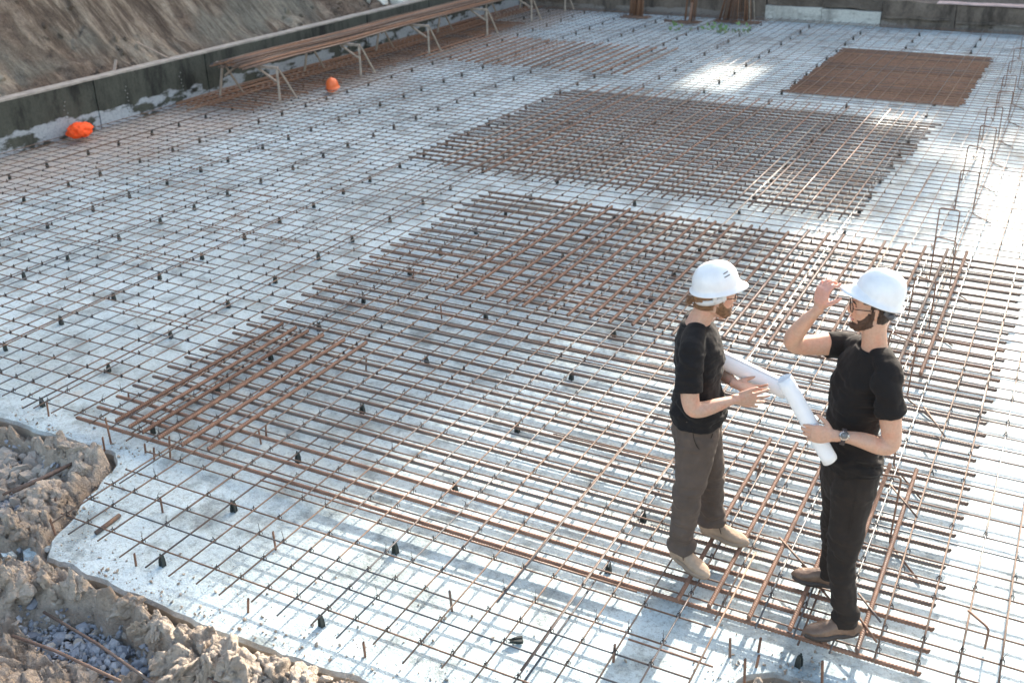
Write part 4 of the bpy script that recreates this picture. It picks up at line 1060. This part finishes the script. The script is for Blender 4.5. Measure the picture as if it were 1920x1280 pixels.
def shoe(parent, heel, toe, mat, solem, ht=.085, w=.045, lace=False, name='shoe', tilt=0., ankle=None, slim=1.0):
    """heel, toe on the walking surface"""
    H, T = Vector(heel), Vector(toe); d = (T-H); L = d.length; d.normalize(); up = Vector((0, 0, 1)); s = up.cross(d).normalized(); up = d.cross(s)
    def Q(t, l, u): return H+d*(t*L)+s*l+up*u
    A = Vector(ankle) if ankle else Q(.25, 0, ht+.02)
    bm = bmesh.new()
    rows = [(.03, .028, .030, .030), (.14, .034, .040, .036), (.30, .036, .046, .040), (.48, .038, .040, .036), (.66, .046, .032, .028), (.82, .044, .026, .023), (.93, .032, .021, .018), (.985, .016, .016, .012)]
    loft(bm, [(*Q(t, 0, .014+c), a*slim, b) for t, a, b, c in rows], s, 20, 4, 2.3)
    loft(bm, [(*Q(.17, 0, .03), .036*slim, .046), (*(Q(.2, 0, .075)*.6+A*.4), .036*slim, .045), (*A, .037*slim, .043)], s, 18, 3, 2.2, (1, 0))
    loft(bm, [(*Q(.30, 0, .062), .028, .02), (*Q(.5, 0, .05), .03, .02), (*Q(.62, 0, .035), .03, .012)], s, 14, 3)
    me = solid('shoe', bm, .0045, 3, lambda c, n: .0016*noise.noise(c*38)+.0012*noise.noise(c*90))
    o = link(name, me, mat, parent)
    bm = bmesh.new(); N = 40; ringz = []
    def sole_pt(a, grow):
        c, sn = math.cos(a), math.sin(a); t = .5+.515*c
        wd = (.036+.013*sm(.3, .7, t)-.012*(1-abs(1-abs(t-.47)/.1) if abs(t-.47) < .1 else 0))*(1+grow)
        return t, math.copysign(abs(sn)**.75, sn)*wd*slim
    for z in (.0, .012, .020):
        r = []
        for k in range(N):
            t, l = sole_pt(2*math.pi*k/N, .06); zz = z+(.010*sm(.75, 1.02, t) if z else .008*sm(.8, 1.0, t)); r.append(bm.verts.new(Q(t, l, zz)))
        ringz.append(r)
    for a, b in zip(ringz, ringz[1:]):
        for k in range(N): bm.faces.new((a[k], a[(k+1) % N], b[(k+1) % N], b[k]))
    bm.faces.new(ringz[0][::-1]); bm.faces.new(ringz[-1]); link('sole', bm_mesh('sole', bm), solem, o)
    if lace:
        bm = bmesh.new()
        for t, u in ((.46, .086), (.52, .077), (.58, .067)):
            loft(bm, [(*Q(t, -.026, u-.012), .0022, .0022), (*Q(t+.02, 0, u+.004), .0022, .0022), (*Q(t, .026, u-.012), .0022, .0022)], s, 6, 3)
        for l in (-1, 1): loft(bm, [(*Q(.41, 0, .09), .0026, .0026), (*Q(.42, .03*l, .095), .0026, .0026), (*Q(.50, .048*l, .060), .0026, .0026), (*Q(.45, .035*l, .078), .0026, .0026)], s, 6, 3)
        link('laces', bm_mesh('laces', bm), LACE, o)
        bm = bmesh.new()
    return o

def folds(zlist, amp, freq=1.0):
    def f(c, n):
        d = 0
        for z0, w, a in zlist:
            k = math.exp(-((c.z-z0)/w)**2)
            if k > .02:
                q = Vector((c.x*8+c.z*5, c.y*8-c.z*4, c.z*21))*freq
                d += a*k*(noise.noise(q+Vector((0, 0, noise.noise(c*6)*1.5)))*1.2+.5*abs(noise.noise(q*1.7)))
        d += amp*noise.noise(Vector((c.x*9, c.y*9, c.z*5)))+amp*.6*noise.noise(c*26)
        return d
    return f
def pcol(me, test, mat):
    me.materials.append(mat); k = len(me.materials)-1
    for p in me.polygons:
        if test(p.center): p.material_index = k
def place(o, g):
    fh = Vector((g.x, g.y, 0)).normalized(); rh = Vector((fh.y, -fh.x, 0))
    o.matrix_world = Matrix((rh, fh, Vector((0, 0, 1)))).transposed().to_4x4(); o.location = g
ZS = .030      # the soles rest on the thick bars

# ---------------------------------------------------------------- man on the left
def man_left():
    g = Vector((-1.383, 4.852, 0)); Y = Vector((0, 1, 0))
    HF = Vector((math.cos(R(17)), math.sin(R(17)), -.06)).normalized()
    bm = bmesh.new()
    # trunk, neck
    loft(bm, [(-.085, 0, .86, .120, .080), (-.09, 0, 1.0, .128, .082), (-.09, 0, 1.15, .142, .095), (-.095, 0, 1.28, .165, .112), (-.105, 0, 1.37, .150, .095), (-.115, 0, 1.43, .085, .065)], Y, 24, 4)
    loft(bm, [(-.118, 0, 1.40, .075, .070), (-.108, 0, 1.455, .060, .062), (-.088, 0, 1.50, .054, .058), (-.07, 0, 1.56, .055, .06)], Y, 20, 4)
    for s_ in (-1, 1): loft(bm, [(-.12, .03*s_, 1.445, .022, .035), (-.125, .11*s_, 1.405, .028, .04), (-.13, .165*s_, 1.375, .045, .045)], Vector((0, 0, 1)), 14, 4)
    # head
    C_ = Vector((-.035, .0, 1.603)); P, q, S, U, F = head(bm, C_, HF, Vector((.03, 0, 1)), 1.0)
    # near (right) arm
    loft(bm, [(-.125, -.155, 1.36, .042, .042), (-.130, -.205, 1.28, .046, .048), (-.128, -.228, 1.20, .046, .049), (-.118, -.24, 1.115, .043, .046), (-.098, -.243, 1.075, .044, .043), (-.05, -.225, 1.070, .043, .040), (.02, -.188, 1.082, .037, .033), (.075, -.158, 1.092, .030, .024), (.112, -.138, 1.096, .027, .020)], Y, 20, 5)
    hand(bm, (.112, -.138, 1.096), Vector((.92, .36, -.14)), Vector((.15, -.95, .30)), Vector((.18, .10, 1)), (.10, .14, .24, .34), .42, .2, Vector((.88, .20, .42)), 1.03)
    # far (left) arm
    loft(bm, [(-.10, .155, 1.36, .042, .042), (-.085, .215, 1.29, .050, .052), (-.06, .235, 1.18, .045, .046), (-.03, .225, 1.10, .043, .043), (.03, .165, 1.085, .040, .037), (.085, .075, 1.088, .030, .024), (.102, .045, 1.09, .026, .020)], Y, 20, 5)
    hand(bm, (.102, .045, 1.09), Vector((.93, -.32, -.10)), Vector((0, .25, -.97)), Vector((.45, .88, .2)), (.25, .22, .25, .3), .25, .2, None, 1.0)
    # legs inside the trousers
    loft(bm, [(-.09, -.085, .86, .062, .068), (-.10, -.10, .66, .056, .062), (-.105, -.125, .48, .044, .048), (-.12, -.12, .3, .045, .05), (-.13, -.105, .1, .035, .038)], Y, 16, 4)
    loft(bm, [(-.075, .085, .86, .062, .068), (-.03, .09, .66, .056, .062), (.01, .11, .48, .044, .048), (.02, .14, .3, .045, .05), (.03, .15, .12, .035, .038)], Y, 16, 4)
    me = me0 = solid('person', bm, .0042, 2)
    me.materials.append(SK1)
    o = link('person', me); tag(o, 'bearded man in white hard hat, grey-brown trousers and tan boots, standing left with open hands', 'man')
    place(o, g)
    # T-shirt
    bm = bmesh.new()
    for s_ in (-1, 1): loft(bm, [(-.118, .055*s_, 1.448, .030, .052), (-.124, .115*s_, 1.418, .042, .058), (-.130, .172*s_, 1.382, .064, .064)], Vector((0, 0, 1)), 16, 4)
    loft(bm, [(-.086, 0, .895, .188, .146), (-.086, 0, .97, .180, .138), (-.09, 0, 1.06, .160, .117), (-.092, 0, 1.16, .166, .120), (-.097, 0, 1.28, .180, .128), (-.108, 0, 1.36, .170, .113), (-.118, 0, 1.415, .128, .094), (-.121, 0, 1.446, .088, .080)], Y, 28, 5, 2.15, (0, 0))
    for s_ in (-1, 1): loft(bm, [(-.12, .05*s_, 1.425, .030, .065), (-.125, .12*s_, 1.405, .042, .062), (-.13, .165*s_, 1.375, .06, .062)], Vector((0, 0, 1)), 16, 4)
    loft(bm, [(-.122, -.145, 1.375, .06, .064), (-.130, -.190, 1.335, .064, .066), (-.134, -.213, 1.26, .061, .068), (-.132, -.228, 1.195, .059, .069), (-.130, -.234, 1.168, .059, .070)], Y, 20, 4, 2, (1, 0))
    loft(bm, [(-.10, .145, 1.375, .06, .064), (-.09, .20, 1.31, .062, .064), (-.075, .232, 1.21, .058, .06)], Y, 20, 4, 2, (1, 0))
    me = solid('t_shirt', bm, .0055, 4, folds([(.94, .05, .026), (1.03, .06, .020), (1.22, .09, .014), (1.33, .05, .010)], .0055))
    ts = link('t_shirt', me, TEE1, o)
    bm = bmesh.new(); loft(bm, [(-.119, 0, 1.435, .084, .079), (-.1185, 0, 1.447, .079, .075)], Y, 28, 2, 2, (0, 0)); link('collar', bm_mesh('collar', bm), TEE1, ts)
    # trousers
    bm = bmesh.new()
    loft(bm, [(-.088, 0, .76, .150, .115), (-.086, 0, .84, .168, .128), (-.086, 0, .93, .164, .122), (-.087, 0, .985, .155, .115)], Y, 26, 4, 2.2, (1, 0))
    loft(bm, [(-.075, -.082, .84, .092, .118), (-.085, -.095, .70, .088, .105), (-.095, -.115, .54, .078, .082), (-.105, -.125, .44, .072, .073), (-.118, -.12, .28, .069, .070), (-.125, -.112, .18, .067, .069), (-.128, -.108, .112, .065, .067)], Y, 24, 5, 2.15, (1, 0))
    loft(bm, [(-.075, .08, .84, .092, .112), (-.04, .088, .70, .086, .10), (.0, .105, .54, .076, .082), (.012, .12, .44, .072, .074), (.022, .138, .28, .068, .07), (.032, .15, .19, .064, .067), (.036, .152, .128, .063, .066)], Y, 24, 5, 2.15, (1, 0))
    me = solid('trousers', bm, .0058, 5, folds([(.16, .07, .030), (.47, .10, .018), (.80, .07, .012), (.30, .05, .012)], .008))
    tr = link('trousers', me, TR1, o)
    # belt loops, pocket edges
    bm = bmesh.new(); loft(bm, [(-.19, -.085, .945, .003, .012), (-.135, -.150, .935, .003, .012), (-.09, -.166, .93, .003, .012)], Vector((0, 1, 0)), 8, 4); link('back_tab', bm_mesh('tab', bm), TR1, tr)
    bm = bmesh.new(); loft(bm, [(-.10, -.176, .915, .002, .0022), (-.085, -.182, .85, .002, .0022), (-.055, -.176, .80, .002, .0022), (-.02, -.158, .815, .002, .0022), (.005, -.138, .88, .002, .0022)], Y, 6, 5)
    link('pocket_seam', bm_mesh('seam', bm), TR2, tr)
    for (hx, hy), (tx, ty), an in (((-.178, -.055), (.035, -.262), (-.128, -.105, .105)), ((-.02, .195), (.245, .085), (.036, .152, .115))):
        shoe(o, (hx, hy, ZS), (tx, ty, ZS), SUEDE, SOLE1, .085, lace=True, ankle=an)
    # hair, beard, glasses, ear detail
    def blob(parts, vox, disp, sm_=2, nm='hair'):
        bm = bmesh.new()
        for c, r, qq in parts: ball(bm, c, r, qq, 3)
        return solid(nm, bm, vox, sm_, disp)
    hd = lambda c, n: .0035*noise.noise(Vector((c.x*55, c.y*55, c.z*22)))+.002*noise.noise(c*150)
    hr = patch(me0, 'hair', C_, F, S, U, hair_test, .008, HAIR1, o, .004, 60)
    me = blob([(P(-.110, .006, -.016), (.020, .018, .017), q), (P(-.125, .008, -.032), (.016, .013, .020), q)], .0035, hd); link('hair_bun', me, HAIR1, hr)
    rg = random.Random(2); bm = bmesh.new()
    for k in range(46):                                               # loose curls at the nape
        b0 = P(-.118+rg.uniform(-.012, .012), rg.uniform(-.02, .03), -.02+rg.uniform(-.015, .015)); dd = (-F*rg.uniform(.4, 1)+S*rg.uniform(-.5, .6)-U*rg.uniform(-.2, 1.0)).normalized(); L = rg.uniform(.018, .045)
        w = Vector((rg.uniform(-1, 1),)*3)*.006
        loft(bm, [(*b0, .0012, .0012), (*(b0+dd*L*.5+w), .0011, .0011), (*(b0+dd*L-w*.5-U*.006), .0006, .0006)], Y, 4, 3)
    link('curls', bm_mesh('curls', bm), HAIR1, hr)
    patch(me0, 'beard', C_, F, S, U, beard_test(0), .006, HAIR1, o, .003)
    glasses(P, o)
    for l in (-1, 1):
        bm = bmesh.new(); ball(bm, P(.079, .032*l, .020), (.006, .011, .005), q, 2); link('eye', bm_mesh('eye', bm), EYEW, o)
        bm = bmesh.new(); loft(bm, [(*P(.093, .016*l, .036), .003, .002), (*P(.094, .034*l, .042), .0035, .0025), (*P(.084, .052*l, .036), .002, .002)], S, 8, 3); link('eyebrow', bm_mesh('brow', bm), HAIR1, o)
    # helmet
    h = dome('hard_hat', .119, .101, .114, HELM, o, .032, .006, back=.010, seg=56, rings=22)
    tiltq = Matrix((F, S, U)).transposed().to_quaternion()@Quaternion(Vector((0, 1, 0)), -.20)
    h.rotation_mode = 'QUATERNION'; h.rotation_quaternion = tiltq; h.location = P(-.006, 0, .072)
    # nape strap with a slot (helmet frame)
    bm = bmesh.new(); pa = []
    for up_, lo in ((-.016, -.036), (-.058, -.086)):
        pr = None
        for k in range(29):
            a = math.pi*(.42+1.16*k/28); pts = []
            for rr, z in ((.97, up_), (.97, lo), (.90, lo), (.90, up_)):
                pts.append(bm.verts.new(Vector((.116*rr*math.cos(a), .097*rr*math.sin(a), z+(.026 if lo < -.05 else 0)*abs((k-14)/14)**3))))
            if pr:
                for j in range(4): bm.faces.new((pr[j], pr[(j+1) % 4], pts[(j+1) % 4], pts[j]))
            pr = pts
    for k in (1, 4, 14, 24, 27):
        a = math.pi*(.42+1.16*k/28); box_c = Vector((.112*math.cos(a), .093*math.sin(a), -.045)); ball(bm, box_c, (.005, .014, .030), Quaternion(Vector((0, 0, 1)), a), 1)
    bmesh.ops.recalc_face_normals(bm, faces=bm.faces); st = link('nape_strap', bm_mesh('strap', bm), HSTR, h)
    # two short dark strokes on the right side of the shell
    for dz in (.0, .0155):
        bm = bmesh.new(); pts = []
        for k in range(7):
            a = -R(74)+R(17)*k/6; zz = .062+dz+.004*k/6
            r_ = math.cos(math.asin(min(1, (zz/.114)**(1/.95))))**.82
            pts.append((.119*r_*math.cos(a)*1.012, .101*r_*math.sin(a)*1.012, zz, .0028, .0028))
        loft(bm, pts, Vector((0, 0, 1)), 6, 2); link('dark_stroke', bm_mesh('stroke', bm), HDK, h)
    BL = simple('blue_buckle_plastic', (.03, .18, .55), .4)
    bm = bmesh.new(); ball(bm, Vector((.094, -.062, -.028)), (.014, .008, .010), None, 2); link('blue_buckle', bm_mesh('buckle', bm), BL, h)
    return o
ml = man_left()

# ---------------------------------------------------------------- man on the right
def man_right():
    g = Vector((-.618, 4.688, 0))
    A = R(33); BF = Vector((-math.cos(A), -math.sin(A), 0)); BS = Vector((math.sin(A), -math.cos(A), 0))     # body forward, body left (near side)
    HF = Vector((-math.cos(R(9)), -math.sin(R(9)), -.03)).normalized()
    bm = bmesh.new()
    loft(bm, [(-.015, 0, .90, .118, .080), (-.02, 0, 1.05, .122, .084), (-.02, 0, 1.20, .135, .094), (.0, 0, 1.36, .150, .102), (.015, 0, 1.46, .140, .088), (.025, 0, 1.52, .085, .064)], BS, 24, 4)
    loft(bm, [(.026, .0, 1.49, .074, .070), (.022, 0, 1.555, .059, .060), (.014, 0, 1.61, .054, .057), (.004, 0, 1.68, .055, .058)], BS, 20, 4)
    SH = Vector((.02, 0, 0))
    for s_ in (-1, 1): loft(bm, [(*(SH+BS*.03*s_+Vector((0, 0, 1.54))), .022, .035), (*(SH+BS*.11*s_+Vector((0, 0, 1.50))), .028, .04), (*(SH+BS*.155*s_+Vector((0, 0, 1.455))), .040, .040)], Vector((0, 0, 1)), 14, 4)
    C_ = Vector((-.008, -.002, 1.748)); P, q, S, U, F = head(bm, C_, HF, Vector((.06, 0, 1)), .96, True)
    # near (left) arm
    loft(bm, [(.080, -.140, 1.44, .042, .042), (.112, -.175, 1.38, .045, .046), (.132, -.192, 1.30, .047, .051), (.150, -.200, 1.21, .044, .046), (.146, -.208, 1.165, .045, .044), (.10, -.220, 1.160, .047, .041), (.03, -.235, 1.182, .043, .037), (-.04, -.255, 1.198, .032, .027), (-.098, -.268, 1.202, .028, .021)], BS, 20, 5)
    hand(bm, (-.098, -.268, 1.202), Vector((-1, -.02, -.06)), Vector((-.02, -.95, .25)), Vector((-.05, .2, .97)), (.55, .72, .78, .84), .12, .5, Vector((-.55, .55, .60)), 1.04)
    # far (right) arm raised to the brim
    loft(bm, [(-.075, .160, 1.455, .044, .046), (-.16, .145, 1.475, .056, .057), (-.25, .095, 1.480, .050, .051), (-.325, .045, 1.492, .046, .046), (-.348, .015, 1.525, .046, .045), (-.335, -.01, 1.575, .044, .042), (-.29, -.035, 1.66, .036, .033), (-.255, -.05, 1.715, .028, .024), (-.245, -.055, 1.735, .027, .022)], Vector((0, -1, .2)), 20, 5)
    hand(bm, (-.243, -.056, 1.738), Vector((.10, .05, 1)), Vector((-.75, .50, .1)), Vector((.72, -.62, .1)), (.95, .85, .75, .65), .18, .2, Vector((.80, -.25, .50)), 1.0)
    # legs
    loft(bm, [(.02, -.08, .86, .062, .068), (.01, -.10, .68, .054, .060), (.0, -.125, .52, .043, .047), (.03, -.17, .3, .043, .048), (.07, -.2, .1, .026, .028)], BS, 16, 4)
    loft(bm, [(-.05, .08, .86, .062, .068), (-.05, .10, .68, .054, .060), (-.045, .13, .52, .043, .047), (-.03, .16, .3, .043, .048), (-.03, .18, .12, .026, .028)], BS, 16, 4)
    me = me0 = solid('person', bm, .0042, 2); me.materials.append(SK2)
    pcol(me, lambda c: (c-Vector((-.21, -.06, 1.82))).length < .10 and c.z > 1.765, SKP)
    o = link('person', me); tag(o, 'smiling dark-bearded man in black at right, one hand touching his white hard hat', 'man'); place(o, g)
    bm = bmesh.new()
    loft(bm, [(-.010, -.006, .92, .172, .136), (-.012, -.006, .98, .164, .128), (-.022, 0, 1.08, .147, .113), (-.026, 0, 1.18, .150, .114), (-.012, 0, 1.30, .162, .118), (.004, 0, 1.40, .168, .119), (.013, 0, 1.465, .154, .105), (.021, 0, 1.512, .120, .090), (.025, 0, 1.538, .092, .084)], BS, 28, 5, 2.15, (0, 0))
    for s_ in (-1, 1): loft(bm, [(*(SH+BS*.055*s_+Vector((0, 0, 1.545))), .032, .056), (*(SH+BS*.12*s_+Vector((0, 0, 1.512))), .046, .064), (*(SH+BS*.158*s_+Vector((0, 0, 1.468))), .062, .062)], Vector((0, 0, 1)), 16, 4)
    loft(bm, [(.082, -.140, 1.456, .062, .062), (.110, -.172, 1.41, .064, .066), (.125, -.188, 1.35, .061, .067), (.133, -.193, 1.312, .060, .068)], BS, 20, 4, 2, (1, 0))
    loft(bm, [(-.07, .160, 1.465, .064, .066), (-.14, .150, 1.468, .066, .066), (-.195, .125, 1.472, .062, .064)], Vector((0, -1, .2)), 20, 4, 2, (1, 0))
    me = solid('t_shirt', bm, .0055, 5, folds([(.97, .06, .026), (1.06, .05, .018), (1.25, .12, .012), (1.38, .07, .012)], .0055))
    ts = link('t_shirt', me, TEE2, o)
    bm = bmesh.new(); loft(bm, [(.026, 0, 1.532, .090, .083), (.0265, 0, 1.545, .085, .079)], BS, 28, 2, 2, (0, 0)); link('collar', bm_mesh('collar', bm), TEE2, ts)
    bm = bmesh.new()
    loft(bm, [(-.012, 0, .78, .140, .112), (-.010, 0, .86, .157, .124), (-.012, 0, .94, .156, .122), (-.014, 0, 1.0, .146, .112)], BS, 26, 4, 2.2, (1, 0))
    loft(bm, [(.022, -.075, .86, .090, .112), (.018, -.095, .72, .084, .098), (.010, -.120, .57, .074, .080), (.012, -.140, .46, .067, .070), (.035, -.172, .30, .062, .064), (.060, -.192, .17, .060, .062), (.070, -.200, .090, .060, .062)], BS, 24, 5, 2.15, (1, 0))
    loft(bm, [(-.05, .075, .86, .090, .105), (-.05, .095, .72, .082, .094), (-.045, .125, .57, .072, .077), (-.042, .14, .46, .066, .070), (-.034, .158, .30, .060, .063), (-.028, .172, .17, .058, .060), (-.026, .178, .095, .058, .060)], BS, 24, 5, 2.15, (1, 0))
    me = solid('trousers', bm, .0058, 5, folds([(.15, .07, .017), (.50, .11, .018), (.82, .07, .012), (.30, .06, .010)], .007))
    tr = link('trousers', me, TR2, o)
    bm = bmesh.new(); loft(bm, [(.04, -.180, .90, .0018, .0018), (.028, -.187, .70, .0018, .0018), (.02, -.198, .5, .0018, .0018), (.04, -.236, .3, .0018, .0018)], Y_, 6, 4); link('side_seam', bm_mesh('seam', bm), TR2, tr)
    for hh, tt, an in (((.138, -.175, ZS), (-.118, -.285, ZS), (.078, -.196, .115)), ((.022, .178, ZS), (-.228, .178, ZS), (-.022, .176, .115))):
        shoe(o, hh, tt, LEATH, SOLE2, .09, ankle=an, slim=.98)
    def blob(parts, vox, disp, sm_=2, nm='hair'):
        bm = bmesh.new()
        for c, r, qq in parts: ball(bm, c, r, qq, 3)
        return solid(nm, bm, vox, sm_, disp)
    hd = lambda c, n: .002*noise.noise(c*70)+.0015*noise.noise(c*170)
    patch(me0, 'hair', C_, F, S, U, hair_test, .005, HAIR2, o, .002, 90)
    patch(me0, 'beard', C_, F, S, U, beard_test(1), .009, BEARD2, o, .004)
    bm = bmesh.new(); ball(bm, P(.092, 0, -.0535), (.0125, .029, .0105), q, 2); link('lips', bm_mesh('lips', bm), LIP, o)
    bm = bmesh.new(); ball(bm, P(.0955, 0, -.0525), (.0105, .026, .0060), q, 2); link('teeth', bm_mesh('teeth', bm), TOOTH, o)
    glasses(P, o)
    for l in (-1, 1):
        bm = bmesh.new(); ball(bm, P(.080, .032*l, .020), (.006, .011, .005), q, 2); link('eye', bm_mesh('eye', bm), EYEW, o)
        bm = bmesh.new(); loft(bm, [(*P(.095, .014*l, .037), .004, .0025), (*P(.096, .034*l, .043), .0045, .003), (*P(.085, .054*l, .036), .0025, .002)], S, 8, 3); link('eyebrow', bm_mesh('brow', bm), HAIR2, o)
    h = dome('hard_hat', .113, .098, .117, HELM, o, .042, .005, back=.011, seg=56, rings=22)
    h.rotation_mode = 'QUATERNION'; h.rotation_quaternion = Matrix((F, S, U)).transposed().to_quaternion()@Quaternion(Vector((0, 1, 0)), -.36); h.location = P(-.022, 0, .074)
    bm = bmesh.new(); loft(bm, [(*P(-.045, .082, .012), .012, .003), (*P(-.078, .062, -.020), .014, .004), (*P(-.096, .02, -.034), .014, .004), (*P(-.096, -.02, -.034), .014, .004), (*P(-.078, -.062, -.020), .014, .004), (*P(-.045, -.082, .012), .012, .003)], U, 10, 4); link('nape_strap', bm_mesh('strap', bm), HDK, h)
    bpy.data.objects[h.name].children[0].matrix_parent_inverse = Matrix.LocRotScale(h.location, h.rotation_quaternion, None).inverted()
    bm = bmesh.new(); ball(bm, P(-.075, .072, -.012), (.018, .012, .014), q, 2)
    rt = link('ratchet', bm_mesh('ratchet', bm), HDK, h); rt.matrix_parent_inverse = Matrix.LocRotScale(h.location, h.rotation_quaternion, None).inverted()
    # wrist watch
    wc = Vector((-.058, -.259, 1.199)); ax = Vector((-1, -.06, .08)).normalized(); n_ = Vector((-.05, -.80, .60)); n_ = (n_-ax*n_.dot(ax)).normalized(); b_ = ax.cross(n_)
    w = None
    bm = bmesh.new(); prev = None
    for k in range(33):
        a = 2*math.pi*k/32; pts = []
        for t, rr in ((-.010, 1), (.010, 1), (.010, 1.10), (-.010, 1.10)):
            pts.append(bm.verts.new(wc+ax*t+(n_*math.sin(a)*.0305+b_*math.cos(a)*.0350)*rr))
        if prev:
            for j in range(4): bm.faces.new((prev[j], prev[(j+1) % 4], pts[(j+1) % 4], pts[j]))
        prev = pts
    bmesh.ops.recalc_face_normals(bm, faces=bm.faces); w = link('wrist_watch', bm_mesh('strap', bm), STRAP, o)
    qn = n_.to_track_quat('Z', 'Y').to_matrix().to_4x4()
    bm = bmesh.new(); bmesh.ops.create_cone(bm, cap_ends=True, segments=32, radius1=.0225, radius2=.0215, depth=.010, matrix=Matrix.Translation(wc+n_*.036)@qn)
    for a in (.3, 0, -.3): ball(bm, wc+n_*.036+(ax*math.cos(a)-b_*math.sin(a))*-.0245, (.003, .003, .003), None, 1)
    link('watch_case', bm_mesh('case', bm), STEEL, w)
    bm = bmesh.new(); bmesh.ops.create_cone(bm, cap_ends=True, segments=32, radius1=.0165, radius2=.0165, depth=.0012, matrix=Matrix.Translation(wc+n_*.0414)@qn); link('watch_dial', bm_mesh('dial', bm), DIAL, w)
    bm = bmesh.new()
    for a, L in ((.6, .012), (2.4, .009)): d_ = ax*math.cos(a)+b_*math.sin(a); loft(bm, [(*(wc+n_*.0422), .0008, .0006), (*(wc+n_*.0422+d_*L), .0006, .0005)], ax, 5, 2)
    for k in range(12):
        d_ = ax*math.cos(k*.5236)+b_*math.sin(k*.5236); ball(bm, wc+n_*.0421+d_*.0142, (.0011,)*3, None, 1)
    link('watch_hands', bm_mesh('hands', bm), STEEL, w)
    return o
Y_ = Vector((0, 1, 0))
mr = man_right()

# ---------------------------------------------------------------- rolled drawings
def roll(a, b, r, g, label, turns=3.2, flare=0):
    a, b = Vector(a), Vector(b); d = (b-a); L = d.length; d.normalize(); s = d.orthogonal().normalized(); t = d.cross(s)
    bm = bmesh.new(); N = int(turns*36); NL = 14; rings = []
    for j in range(NL+1):
        row = []
        for i in range(N+1):
            th = 2*math.pi*i/36; rr = r*(1-.16*(1-i/N)); rr += flare*r*(j/NL-.5)
            sk = .006*math.sin(i*.11)*(1 if j in (0, NL) else 0)+.0008*math.sin(j*1.7+i*.2)
            row.append(bm.verts.new(a+d*(L*j/NL+sk)+(s*math.cos(th)+t*math.sin(th))*rr))
        rings.append(row)
    for j in range(NL):
        for i in range(N): bm.faces.new((rings[j][i], rings[j][i+1], rings[j+1][i+1], rings[j+1][i]))
    me = bm_mesh('paper_roll', bm); o = link('paper_roll', me, PAPER); place(o, g)
    md = o.modifiers.new('t', 'SOLIDIFY'); md.thickness = .0006
    tag(o, label, 'paper roll'); return o
roll((-.12, .165, 1.235), (.375, .10, 1.045), .050, Vector((-1.383, 4.852, 0)), 'white roll of drawings held under the far arm of the left man')
roll((-.352, -.214, 1.430), (-.105, -.214, 1.038), .0395, Vector((-.618, 4.688, 0)), 'white roll of drawings gripped in the hand of the right man', 3.0)
